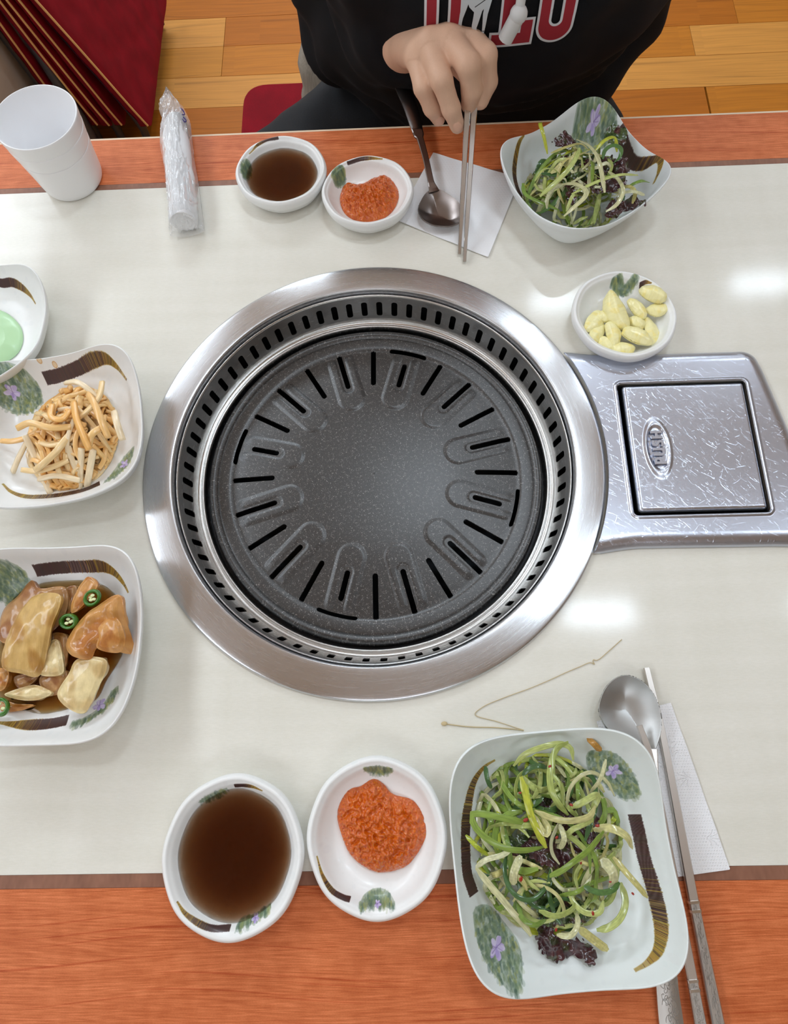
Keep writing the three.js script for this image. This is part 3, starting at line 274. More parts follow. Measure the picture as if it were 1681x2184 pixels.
function printTex(list, tint) {
  return canvasTex(640, 640, (g, S) => {
    const r = rng(list.length * 7 + 3), q = S / 160, X = (a) => a * q + S / 2; g.fillStyle = tint; g.fillRect(0, 0, S, S);
    for (let i = 0; i < 900; i++) { g.fillStyle = `rgba(190,196,194,${0.05 * r()})`; g.beginPath(); g.arc(r() * S, r() * S, 1 + 9 * r(), 0, 7); g.fill(); }
    for (const [kind, a, w] of list) {
      if (kind === 'leaf') {
        const c = new THREE.CatmullRomCurve3(pts2(a).map(([x, z]) => V(x * 1000, z * 1000, 0)), true, 'centripetal').getPoints(60).slice(0, -1); let cx = 0, cy = 0, mx = 0; for (const p of c) { cx += p.x / c.length; cy += p.y / c.length; } for (const p of c) mx = Math.max(mx, Math.hypot(p.x - cx, p.y - cy));
        g.fillStyle = 'rgba(132,150,124,0.5)'; g.beginPath(); c.forEach((p, i) => (i ? g.lineTo(X(p.x), X(p.y)) : g.moveTo(X(p.x), X(p.y)))); g.closePath(); g.fill();
        const inside = (x, y) => polySD(c.map((p) => [p.x, p.y]), x, y);
        for (let i = 0; i < 200 + mx * 70; i++) { const x = cx + (r() * 2 - 1) * mx, y = cy + (r() * 2 - 1) * mx, d = inside(x, y); if (d < 0 || (d < 1.2 && r() < 0.35)) continue; const t = r(), an = 0.9 + r(), l = 0.8 + 1.8 * r(); g.strokeStyle = t < 0.45 ? `rgba(96,122,96,${0.12 + 0.2 * r()})` : t < 0.7 ? `rgba(146,160,108,${0.16 + 0.2 * r()})` : t < 0.92 ? `rgba(66,92,80,${0.16 + 0.24 * r()})` : 'rgba(176,176,96,0.4)'; g.lineWidth = (0.6 + 1.6 * r()) * q; g.lineCap = 'round'; g.beginPath(); g.moveTo(X(x), X(y)); g.lineTo(X(x + Math.cos(an) * l), X(y + Math.sin(an) * l)); g.stroke(); }
      } else if (kind === 'flower') {
        for (let i = 0; i < 16; i++) { const an = (i / 16) * 6.28 * 1.618 * 4, rr = w * (0.25 + 0.5 * r()); g.fillStyle = ['#c9b9e6', '#b9a6dd', '#ddd2ef', '#d3c6ea'][i % 4]; g.beginPath(); g.ellipse(X(a[0] + Math.cos(an) * rr), X(a[1] + Math.sin(an) * rr), w * 0.42 * q, w * 0.26 * q, an, 0, 7); g.fill(); }
        g.strokeStyle = 'rgba(130,104,170,0.7)'; g.lineWidth = 0.25 * q; for (let i = 0; i < 7; i++) { const an = r() * 6.28; g.beginPath(); g.moveTo(X(a[0]), X(a[1])); g.lineTo(X(a[0] + Math.cos(an) * w * 0.8), X(a[1] + Math.sin(an) * w * 0.8)); g.stroke(); }
      } else if (kind === 'spot') { for (const [x, z] of pts2(a)) { g.strokeStyle = 'rgba(206,142,70,0.75)'; g.fillStyle = 'rgba(232,190,130,0.6)'; g.lineWidth = 0.4 * q; g.beginPath(); g.arc(X(x * 1000), X(z * 1000), w * q, 0, 7); g.fill(); g.stroke(); } }
      else {
        const c = new THREE.CatmullRomCurve3(pts2(a).map(([x, z]) => V(x * 1000, z * 1000, 0)), false, 'centripetal'), n = 420;
        for (let i = 0; i < n; i++) { const t = i / n, p = c.getPoint(t), T = c.getTangent(t), k = w * 0.5 * (1 - 0.82 * smooth(0.45, 1, t)) * (0.93 + 0.12 * r()), dark = 1 - smooth(0.3, 0.92, t + 0.2 * (r() - 0.5)) * 0.96, gold = r() > dark; g.strokeStyle = gold ? `rgba(${150 + 30 * r()},${118 + 24 * r()},${34 + 26 * r()},${t > 0.86 ? 0.55 : 0.9})` : `rgba(${58 + 16 * r()},${36 + 10 * r()},${34 + 8 * r()},0.96)`; g.lineWidth = 0.32 * q; const s0 = gold ? 1.06 : 0.9 + 0.1 * r(), s1 = gold ? 1.06 : 0.9 + 0.1 * r(); g.beginPath(); g.moveTo(X(p.x - T.y * k * s0), X(p.y + T.x * k * s0)); g.lineTo(X(p.x + T.y * k * s1), X(p.y - T.x * k * s1)); g.stroke(); }
      }
    }
  });
}
const glaze = (key, tint = '#f4f4f2') => phys({ map: printTex(PRINTS[key], tint), roughness: 0.4, clearcoat: 0.25, clearcoatRoughness: 0.15 });
const DISH = {};
function dish(key, name, label, cx, cz, geo, tint) { const m = part(name, geo, glaze(key, tint), scene); m.name = numbered(name); m.position.set(cx, 0, cz); tag(m, label, name === 'sauce_dish' ? 'dish' : 'plate'); DISH[key] = [cx, cz]; return m; }
const rd = (key, label, x, z, a, b, rot, h) => dish(key, 'sauce_dish', label, x, z, shell(ROUND(h), oval(a, b, rot), (a + b) / 2, 0));
rd('soyF', 'small round white dish at the far table edge holding dark soy sauce', -0.078, -0.274, 0.0405, 0.0385, 0, 0.02);
rd('pasF', 'small round white dish with red paste beside the far spoon and napkin', -0.001, -0.248, 0.0402, 0.038, 0, 0.02);
rd('garl', 'small round white dish of garlic cloves above the steel cover plate', 0.205, -0.115, 0.042, 0.0402, 0.6, 0.02);
rd('soyN', 'larger white oval dish of soy sauce on the near orange band', -0.09, 0.273, 0.0455, 0.0485, 0, 0.0205);
rd('pasN', 'white oval dish of red paste next to the near square salad plate', 0.002, 0.263, 0.0448, 0.048, 0, 0.0205);
const sq = (key, name, label, x, z, a, b, rot, n, h, lift, tint) => dish(key, name, label, x, z, shell(SQUARE(h), squarish(a, b, rot, n), (a + b) * 0.53, lift, 192), tint);
sq('near', 'square_plate', 'large rounded square white plate of scallion salad nearest the camera at right', 0.1164, 0.2734, 0.0669, 0.0726, -0.0683, 4.15, 0.0281, 0.0116, '#eef3f1');
sq('far', 'square_bowl', 'square white bowl with raised corners holding salad at the far right table edge', 0.1806, -0.2446, 0.0589, 0.0571, -0.547, 4.4, 0.0339, 0.0115, '#eef2f3');
sq('radish', 'square_plate', 'square white plate at the left edge holding orange shredded radish', -0.2399, -0.0255, 0.0659, 0.0629, -0.1586, 4.36, 0.0284, 0.0096);
sq('onion', 'square_plate', 'square white plate at the left edge with brown pickled onions in sauce', -0.2233, 0.1375, 0.0659, 0.0673, -0.008, 4.23, 0.0312, 0.0109);
sq('green', 'square_plate', 'white plate with pale green sauce cut by the left frame edge above the radish', -0.3237, -0.1202, 0.0599, 0.0578, 0.0611, 3.0, 0.0269, 0.0088);
// ---------------------------------------------------------------- sauces
M.soy = phys({ color: 0xffffff, transmission: 1, thickness: 0.01, ior: 1.36, roughness: 0.02, attenuationColor: new THREE.Color(0.14, 0.032, 0.007), attenuationDistance: 0.015 });
function liquid(key, a, b, rot, y, name, label) {
  const P = ROUND(0.0205).map((q) => [...q]), inner = []; for (const [k, yy] of new THREE.CatmullRomCurve3(P.slice(0, 7).map(([k, y2]) => V(k, y2, 0)), false, 'centripetal').getPoints(60).map((v) => [v.x, v.y])) { if (yy > y) break; inner.push([k, yy - 0.0007]); }
  const kr = inner[inner.length - 1][0], prof = [...inner, [kr + 0.02, y - 0.0002], [kr + 0.012, y + 0.0003], [kr - 0.02, y], [kr * 0.6, y], [0, y]].reverse(), out = oval(a, b, rot), n = 128, pos = [], idx = [];
  prof.forEach(([k, yy]) => { for (let j = 0; j < n; j++) { const t = (j / n) * Math.PI * 2, r = k * lerp((a + b) / 2, out(t)[0], smooth(0.15, 0.8, k)); pos.push(r * Math.cos(t), yy, r * Math.sin(t)); } });
  for (let i = 0; i + 1 < prof.length; i++) for (let j = 0; j < n; j++) { const p = i * n + j, q = i * n + ((j + 1) % n); idx.push(p, q, p + n, p + n, q, q + n); }
  const m = part(name, build(pos, idx), M.soy, scene); m.name = numbered(name); m.position.set(DISH[key][0], 0, DISH[key][1]); return tag(m, label, 'sauce');
}
liquid('soyF', 0.0405, 0.0385, 0, 0.0128, 'soy_sauce', 'dark brown soy sauce in the small dish at the far table edge');
liquid('soyN', 0.0455, 0.0485, 0, 0.0135, 'soy_sauce', 'dark brown soy sauce filling the larger near dish at bottom left');
M.paste = phys({ roughness: 0.3, clearcoat: 0.45, clearcoatRoughness: 0.15, map: dataTex(512, 512, (u, v) => { const a = n2(u * 55, v * 55), b = n2(u * 26 + 9, v * 26), c = fbm2(u * 9, v * 9, 3), y = smooth(0.55, 0.75, a), d = smooth(0.45, 0.8, b); return [202 + 16 * c + 16 * y - 22 * d, 90 + 12 * c + 46 * y - 24 * d, 5 + 6 * c + 18 * y - 8 * d]; }) });
function paste(key, loop, hmax, seed, label) {
  const P = smoothLoop(pts2(loop), 80), f = (x, y, z) => { const d = polySD(P, x, z); if (d < -0.004) return 0.004; const h = 0.0062 + hmax * Math.pow(clamp((d + 0.0006) / 0.016), 0.45) + 0.0016 * n2(x * 190 + seed, z * 190) * smooth(0, 0.006, d) + 0.0005 * n2(x * 420, z * 420 + seed) - 0.0012 * smooth(0.3, 0.8, n2(x * 80 + seed * 3, z * 110)); return Math.max((y - h) * 0.55, 0.0052 - y, -d); };
  let lo = [1, 0.0035, 1], hi = [-1, hmax + 0.013, -1]; for (const [x, z] of P) { lo[0] = Math.min(lo[0], x - 0.003); lo[2] = Math.min(lo[2], z - 0.003); hi[0] = Math.max(hi[0], x + 0.003); hi[2] = Math.max(hi[2], z + 0.003); }
  const g = nets(lo, hi, 0.0006, f, (x, y, z) => [x * 14, (z + y * 0.7) * 14]), [cx, cz] = DISH[key]; const m = part('chili_paste', g, M.paste, scene); m.name = numbered('chili_paste'); m.position.set(cx, 0, cz); tag(m, label, 'sauce');
}
paste('pasF', PASTE_FAR, 0.0105, 3, 'chunky orange red chili paste in the far small dish beside the napkin');
paste('pasN', PASTE_NEAR, 0.0105, 8, 'mound of orange red chili paste in the near dish beside the square plate');
// flat pool on a square plate, following the floor of the plate
function pool(key, loop, name, label, mat, y0, h, wobble) {
  const P = smoothLoop(pts2(loop), 100), xs = P.map((p) => p[0]), zs = P.map((p) => p[1]), x0 = Math.min(...xs) - 0.002, x1 = Math.max(...xs) + 0.002, z0 = Math.min(...zs) - 0.002, z1 = Math.max(...zs) + 0.002;
  const g = cutSheet({ nu: 110, nv: 110, thick: 0.0004, flip: true, P: (u, v) => { const x = lerp(x0, x1, u), z = lerp(z0, z1, v), d = Math.max(polySD(P, x, z), 0); return [x, y0 + h * Math.sqrt(clamp(d / 0.012)) + wobble * n2(x * 60, z * 60) * smooth(0, 0.01, d), z]; }, sd: (u, v) => polySD(P, lerp(x0, x1, u), lerp(z0, z1, v)) });
  const m = part(name, g, mat, scene); m.name = numbered(name); m.position.set(DISH[key][0], 0, DISH[key][1]); tag(m, label, 'sauce'); return m;
}
pool('green', GREEN_SAUCE, 'green_sauce', 'pale green smooth sauce on the plate cut by the left frame edge', phys({ color: 0xb9dfae, roughness: 0.42, clearcoat: 0.3, clearcoatRoughness: 0.2 }), 0.0058, 0.006, 0.0005);
{ // onion liquid: fills the hollow of the plate up to a level, so its depth follows the plate
  const P = smoothLoop(pts2(ONION_SAUCE), 120), S = SQUARE(0.0312), out = squarish(0.0659, 0.0673, -0.008, 4.23), c = new THREE.CatmullRomCurve3(S.slice(0, 6).map(([k, y]) => V(k, y, 0)), false, 'centripetal').getPoints(80), fl = (x, z) => { const t = Math.atan2(z, x), r = Math.hypot(x, z), R = out(t)[0]; let lo = 0; for (let i = 0; i < c.length; i++) if (c[i].x * lerp(0.0706, R, smooth(0.15, 0.8, c[i].x)) < r) lo = i; return c[lo].y; };
  const f = (x, y, z) => Math.max(-polySD(P, x, z), fl(x, z) - 0.0006 - y, y - 0.0094 + 0.0012 * smooth(0.006, 0, polySD(P, x, z))), g = nets([-0.062, 0.004, -0.062], [0.062, 0.0115, 0.062], 0.0009, f);
  const m = part('onion_sauce', g, phys({ color: 0xffffff, transmission: 1, thickness: 0.01, ior: 1.36, roughness: 0.04, attenuationColor: new THREE.Color(0.5, 0.2, 0.03), attenuationDistance: 0.007 }), scene); m.position.set(DISH.onion[0], 0, DISH.onion[1]); tag(m, 'thin brown sauce pooled under the pickled onions on the left plate', 'sauce');
}
// ---------------------------------------------------------------- garlic
{
  const tex = dataTex(256, 256, (u, v) => { const k = 7 * fbm2(u * 8, v * 3, 3) + 3 * n2(u * 40, v * 4), y = 12 * smooth(0.1, 0.6, n2(u * 3, v * 3)); return [250 + k, 241 + k - y * 0.5, 178 + k - y * 2]; });
  const mat = phys({ map: tex, roughness: 0.36, clearcoat: 0.4, clearcoatRoughness: 0.2 });
  const say = ['big garlic clove lying on top at the upper right of the pile', 'flat garlic slice tucked under the uppermost right clove', 'garlic clove left of the upper right pair in the dish', 'long garlic clove standing tallest in the middle of the pile', 'broad garlic slice with an uneven edge at the left end', 'small garlic sliver between the leftmost slice and the long clove', 'slim garlic slice leaning at the lower left of the pile', 'round cut garlic slice at the bottom left of the dish', 'upright garlic clove at the front left of the pile', 'plump garlic clove lying lowest at the front rim', 'largest smooth garlic clove in the lower right of the pile', 'thin garlic slice standing at the right end of the pile', 'garlic piece half hidden in the centre right of the pile'];
  const ys = [0.019, 0.0155, 0.016, 0.0175, 0.0135, 0.0145, 0.0125, 0.0115, 0.0145, 0.0125, 0.0165, 0.0125, 0.0125];
  GARLIC.forEach(([a, w], i) => {
    const [[x0, z0], [x1, z1]] = pts2(a), L = Math.hypot(x1 - x0, z1 - z0) * 1.12, W = Math.max(w * 0.001 * 1.3, L * 0.5), flat = [1, 4, 6, 7, 11].includes(i) ? 0.42 : 0.74, r = rng(50 + i), bend = (r() < 0.5 ? -1 : 1) * (0.25 + 0.5 * r()), g = mergeVertices(new THREE.IcosahedronGeometry(0.5, 10).deleteAttribute('normal').deleteAttribute('uv'), 1e-5), p = g.attributes.position;
    for (let k = 0; k < p.count; k++) { let x = p.getX(k), y = p.getY(k), z = p.getZ(k); const t = x * 2, taper = 1 - 0.26 * smooth(0.1, 1, t) + 0.1 * smooth(0.4, 0.95, Math.abs(t)); y *= taper; z *= taper; y -= 0.1 * smooth(0, 0.5, Math.abs(z)) * (y > 0 ? 1 : 0); z += bend * (0.25 - x * x); const n = 1 + 0.05 * n3(x * 3 + i * 7, y * 3, z * 3); p.setXYZ(k, x * L * n, y * W * flat * n, z * W * n); }
    g.computeVertexNormals(); setUV(g, (x, y, z) => [x * 30 + i * 0.2, z * 30]); g.rotateX((r() - 0.5) * 0.7); g.rotateZ((r() - 0.5) * 0.3); g.rotateY(-Math.atan2(z1 - z0, x1 - x0) + (r() < 0.5 ? Math.PI : 0)); g.translate(DISH.garl[0] + (x0 + x1) / 2, ys[i], DISH.garl[1] + (z0 + z1) / 2);
    solo('garlic_clove', g, mat, say[i], 'garlic', 'garlic cloves in the small dish');
  });
}
// ---------------------------------------------------------------- shredded radish
{
  const fib = dataTex(128, 64, (u, v) => 246 + 8 * n2(u * 3, v * 7)), mats = [0xffdca0, 0xffd086, 0xffc26c, 0xffe8c0, 0xffcb80].map((c) => phys({ color: c, map: fib, roughness: 0.4, clearcoat: 0.6, clearcoatRoughness: 0.18 }));
  const r = rng(404), [cx, cz] = DISH.radish, put = (P, w, k, label, group) => solo('radish_strip', (strand(P.map(([x, y, z]) => [x + cx, y, z + cz]), w, w * 0.6, { roll: (r() - 0.5) * 1.2, rollEnd: (r() - 0.5) * 1.4, seg: 18, tip: 0.95 })), mats[k % 5], label, 'radish', group);
  const mx = 0.003, mz = 0.0, RX_ = 0.034, RZ = 0.043, H = (x, z) => 0.008 + 0.026 * Math.sqrt(Math.max(0.02, 1 - ((x - mx) / RX_) ** 2 - ((z - mz) / RZ) ** 2));
  for (let i = 0; i < 190; i++) {
    const q = Math.sqrt(r()) * 0.92, a = r() * 6.28; let x = mx + q * RX_ * Math.cos(a), z = mz + q * RZ * Math.sin(a), d = r() * 6.28, c = (r() - 0.5) * 110; const fr = 0.25 + 0.72 * (i / 190), n = 6, len = 0.026 + 0.03 * r(), P = [];
    for (let k = 0; k < n; k++) { const e = Math.hypot((x - mx) / RX_, (z - mz) / RZ), s = e > 1 ? 1 / e : 1; P.push([mx + (x - mx) * s, Math.max(0.0075, H(mx + (x - mx) * s, mz + (z - mz) * s) * fr + 0.003 * n2(i, k * 0.6)), mz + (z - mz) * s]); x += Math.cos(d) * len / n; z += Math.sin(d) * len / n; d += c * len / n; }
    put(P, 0.003 + 0.0016 * r(), Math.floor(r() * 5), 'thin orange radish strip tangled in the heap on the left plate', 'radish strips in the heap');
  }
  RADISH.forEach(([w, h, a], i) => { const p = pts2(a), n = p.length - 1; put(p.map(([x, z], k) => [x, Math.max(0.0078, h * 0.001 * (i === 1 || i === 2 || i === 3 ? 1 - 0.7 * k / n : i === 0 ? 0.4 + 0.5 * k / n : 0.92 + 0.1 * Math.sin((k / n) * Math.PI))), z]), w * 0.00085, i < 5 ? 3 : i, ['thick pale radish strip reaching past the left frame edge', 'straight radish strip poking down from the front left of the heap', 'straight radish strip slanting off the front of the heap', 'second straight radish strip beside the one slanting off the front', 'radish strip lying flat at the foot of the heap'][i] ?? 'long pale orange radish strip lying across the top of the heap', i < 5 ? undefined : 'radish strips across the top'); });
}
// ---------------------------------------------------------------- scallion salads
{
  const fib = dataTex(128, 64, (u, v) => { const k = 22 * n2(u * 2, v * 14) + 12 * n2(u * 9, v * 5); return [226 + k, 228 + k, 214 + k]; });
  const mk = (c) => phys({ color: c, map: fib, roughness: 0.6, clearcoat: 0.6, clearcoatRoughness: 0.14 });
  const col = { d: [0x537c36, 0x466e36], m: [0x93ae48, 0x84a244], y: [0xbecb32, 0xc9cd3c], p: [0xcdd686, 0xbecb74], w: [0xe8e5c2, 0xe0dbb0], c: [0xe2da9c, 0xdbd08a], o: [0xcf9440, 0xd9a452] }, mats = {}; for (const k in col) mats[k] = col[k].map(mk);
  const nameOfTone = { d: 'dark green', m: 'mid green', y: 'bright yellow green', p: 'pale green', w: 'whitish', c: 'cream coloured', o: 'orange stained' };
  const salad = (key, list, seed, mx, mz, RX_, RZ, top, count, where, said) => {
    const r = rng(seed), [cx, cz] = DISH[key], H = (x, z) => 0.009 + top * Math.sqrt(Math.max(0.03, 1 - ((x - mx) / RX_) ** 2 - ((z - mz) / RZ) ** 2));
    const put = (P, w, k, label, group) => solo('scallion_strip', strand(P.map(([x, y, z]) => [x + cx, y, z + cz]), w, 0.0004 + w * 0.05, { roll: (r() - 0.5) * 1.0, rollEnd: (r() - 0.5) * 1.6, seg: 22, tip: 0.45 }), mats[k][Math.floor(r() * 2)], label, 'scallion', group);
    const tones = 'dmmmpppwwwccy';
    for (let i = 0; i < count; i++) {
      const q = Math.sqrt(r()) * 0.95, a = r() * 6.28; let x = mx + q * RX_ * Math.cos(a), z = mz + q * RZ * Math.sin(a), d = r() * 6.28; const c = (r() < 0.5 ? -1 : 1) * (10 + 75 * r()), fr = 0.3 + 0.66 * (i / count), n = 7, len = 0.03 + 0.045 * r(), P = [], k = tones[Math.floor(r() * tones.length)];
      for (let s = 0; s < n; s++) { const e = Math.hypot((x - mx) / RX_, (z - mz) / RZ), f = e > 1 ? 1 / e : 1, X = mx + (x - mx) * f, Z = mz + (z - mz) * f; P.push([X, Math.max(0.0085, H(X, Z) * fr + 0.005 * n2(i * 3.1, s * 0.5)), Z]); x += Math.cos(d) * len / n; z += Math.sin(d) * len / n; d += c * len / n; }
      put(P, 0.0018 + 0.0034 * r() * r() + 0.0008 * r(), k, `${nameOfTone[k]} scallion strip tangled in the salad ${where}`, `${nameOfTone[k]} strips in the salad ${where}`);
    }
    list.forEach(([k, w, h, a], i) => { const p = pts2(a), n = p.length - 1; put(p.map(([x, z], s) => [x, h * 0.001 * (0.9 + 0.12 * Math.sin((s / n) * Math.PI)) + 0.001 * Math.sin(i * 2 + s * 1.3), z]), w * 0.00082, k, said[i] ?? `${nameOfTone[k]} scallion strip on top of the salad ${where}`, said[i] ? undefined : `${nameOfTone[k]} strips on top of the salad ${where}`); });
    return r;
  };
  salad('near', SALAD_NEAR, 900, -0.006, -0.005, 0.047, 0.052, 0.032, 165, 'on the near square plate', { 0: 'wide bright green scallion loop folded out at the left of the near salad', 1: 'shiny yellow green scallion strip running down the middle left of the near salad', 2: 'pale green scallion loop arching at the top of the near salad', 3: 'thin whitish scallion arch at the upper right of the near salad', 4: 'straight thin pale strip pointing at the printed flower on the near plate', 6: 'long green scallion strip crossing the centre of the near salad', 8: 'dark green ring of scallion at the lower left of the near salad', 9: 'straight whitish strip along the lower left side of the near salad', 11: 'cream strip pointing out over the brown print right of the near salad', 12: 'pale green arc at the lower right of the near salad', 16: 'broad translucent whitish piece right of centre in the near salad', 22: 'brownish cream strip ending beside the dark lettuce on the near plate', 23: 'orange stained piece alone at the top right of the near plate' });
  salad('far', SALAD_FAR, 901, -0.002, 0.003, 0.043, 0.037, 0.043, 125, 'in the far square bowl', { 0: 'yellow green strip standing up over the left rim of the far bowl', 1: 'bright pale green strip lying diagonally on the far salad', 2: 'wide whitish strip running down the middle of the far salad', 3: 'pale green strip lying across to the right of the far salad', 5: 'whitish curl in the front middle of the far salad', 6: 'thin whitish loop at the front right of the far salad', 8: 'dark green scallion ring at the right of the far salad' });
  // red lettuce: ragged wavy leaves
  const leafTex = dataTex(256, 256, (u, v) => { const k = fbm2(u * 5, v * 5, 4), e = smooth(0.2, 0.6, n2(u * 3, v * 3)), f = smooth(0.75, 0.95, 1 - Math.abs(n2(u * 6, v * 6))); return [62 + 26 * k + 16 * f - 8 * e, 32 + 16 * k + 16 * f + 24 * e, 36 + 14 * k + 14 * f - 6 * e]; }), greenTex = dataTex(256, 256, (u, v) => { const k = fbm2(u * 5, v * 5, 4), f = smooth(0.75, 0.95, 1 - Math.abs(n2(u * 6, v * 6))), e = smooth(0.1, 0.7, n2(u * 3 + 4, v * 3)); return [56 + 24 * k + 26 * f + 16 * e, 74 + 26 * k + 26 * f - 36 * e, 38 + 16 * k + 18 * f]; });
  const mr = phys({ map: leafTex, roughness: 0.25, clearcoat: 0.6, clearcoatRoughness: 0.12 }), mg = phys({ map: greenTex, roughness: 0.25, clearcoat: 0.6, clearcoatRoughness: 0.12 });
  const leaf = (key, P0, y, amp, mat, seed, label, tilt = [0, 0]) => {
    const P = smoothLoop(P0, 70), xs = P.map((p) => p[0]), zs = P.map((p) => p[1]), x0 = Math.min(...xs) - 0.004, x1 = Math.max(...xs) + 0.004, z0 = Math.min(...zs) - 0.004, z1 = Math.max(...zs) + 0.004, [cx, cz] = DISH[key], mx = (x0 + x1) / 2, mz = (z0 + z1) / 2;
    const g = cutSheet({ nu: 60, nv: 60, thick: 0.0006, flip: true, P: (u, v) => { const x = lerp(x0, x1, u), z = lerp(z0, z1, v); return [cx + x, y + amp * n2(x * 55 + seed, z * 55) + amp * 0.35 * n2(x * 120, z * 120 + seed) + tilt[0] * (x - mx) + tilt[1] * (z - mz), cz + z]; }, sd: (u, v) => { const x = lerp(x0, x1, u), z = lerp(z0, z1, v); return polySD(P, x, z) - 0.0014 * (1 + n2(x * 260 + seed, z * 260)); } });
    solo('lettuce_leaf', g, mat, label, 'lettuce');
  };
  leaf('near', pts2(LETTUCE_NEAR), 0.019, 0.0045, mr, 1, 'dark red lettuce leaf sticking out at the front of the near salad', [0, -0.1]);
  leaf('far', pts2(LETTUCE_FAR), 0.034, 0.004, mr, 2, 'dark red lettuce leaf with a ragged edge at the front right of the far salad', [0.1, -0.2]);
  const blob = (x, z, a, b, n = 9, s = 1) => { const r = rng(s * 31 + 7); return Array.from({ length: n }, (_, i) => { const t = (i / n) * 6.283, k = 0.75 + 0.45 * r(); return [x + a * k * Math.cos(t), z + b * k * Math.sin(t)]; }); };
  leaf('near', blob(0.001, -0.028, 0.014, 0.016, 9, 3), 0.027, 0.004, mr, 3, 'dark lettuce leaf seen in the gap at the top of the near salad');
  leaf('near', blob(-0.008, -0.002, 0.016, 0.012, 9, 4), 0.03, 0.004, mr, 4, 'dark lettuce leaf deep in the centre of the near salad');
  leaf('near', blob(-0.004, 0.03, 0.018, 0.012, 9, 5), 0.024, 0.004, mg, 5, 'green lettuce leaf above the dark red leaf of the near salad');
  leaf('near', blob(-0.018, -0.004, 0.02, 0.012, 9, 6), 0.026, 0.003, mg, 6, 'green lettuce leaf under the green loop at the left of the near salad');
  leaf('near', blob(0.014, -0.012, 0.014, 0.012, 9, 7), 0.03, 0.004, mr, 7, 'dark lettuce leaf right of centre in the near salad');
  leaf('far', blob(0.03, -0.03, 0.011, 0.01, 8, 8), 0.04, 0.003, mg, 8, 'green lettuce leaf resting on the printed flower of the far bowl', [0.2, -0.3]);
  leaf('far', blob(-0.014, -0.022, 0.01, 0.008, 8, 9), 0.045, 0.004, mr, 9, 'small dark lettuce scrap at the back of the far salad');
  leaf('far', blob(0.0, 0.0, 0.02, 0.017, 9, 10), 0.04, 0.004, mg, 10, 'dark green lettuce leaf in the middle of the far salad');
  leaf('far', blob(0.012, 0.02, 0.019, 0.012, 9, 11), 0.04, 0.004, mr, 11, 'glossy dark red lettuce leaf at the front of the far salad');
  leaf('far', blob(-0.012, 0.026, 0.006, 0.012, 8, 12), 0.038, 0.003, mr, 12, 'narrow dark red lettuce strip at the front left of the far salad');
  leaf('far', blob(0.024, 0.004, 0.014, 0.015, 9, 13), 0.04, 0.004, mr, 13, 'dark lettuce leaf at the right side of the far salad');
  const red = phys({ color: 0x9c2a14, roughness: 0.35 }), r = rng(66), flake = new THREE.IcosahedronGeometry(0.0011, 0).scale(1, 0.4, 0.7);
  [[-0.025, -0.037], [-0.023, -0.022], [0.02, -0.018], [0.024, 0.012], [-0.006, -0.052], [0.005, -0.03], [0.036, 0.018], [-0.028, 0.01], [0.008, 0.002], [0.012, 0.028], [-0.01, 0.036], [-0.005, -0.012]].forEach(([x, z]) => { const m = part('chili_flake', flake, red, scene); m.name = numbered('chili_flake'); m.position.set(DISH.near[0] + x, 0.042 + 0.003 * r(), DISH.near[1] + z); m.rotation.y = r() * 6; m.scale.setScalar(0.8 + r()); tag(m, 'tiny red chili flake sprinkled over the near salad', 'chili flake', 'chili flakes on the near salad'); });
}
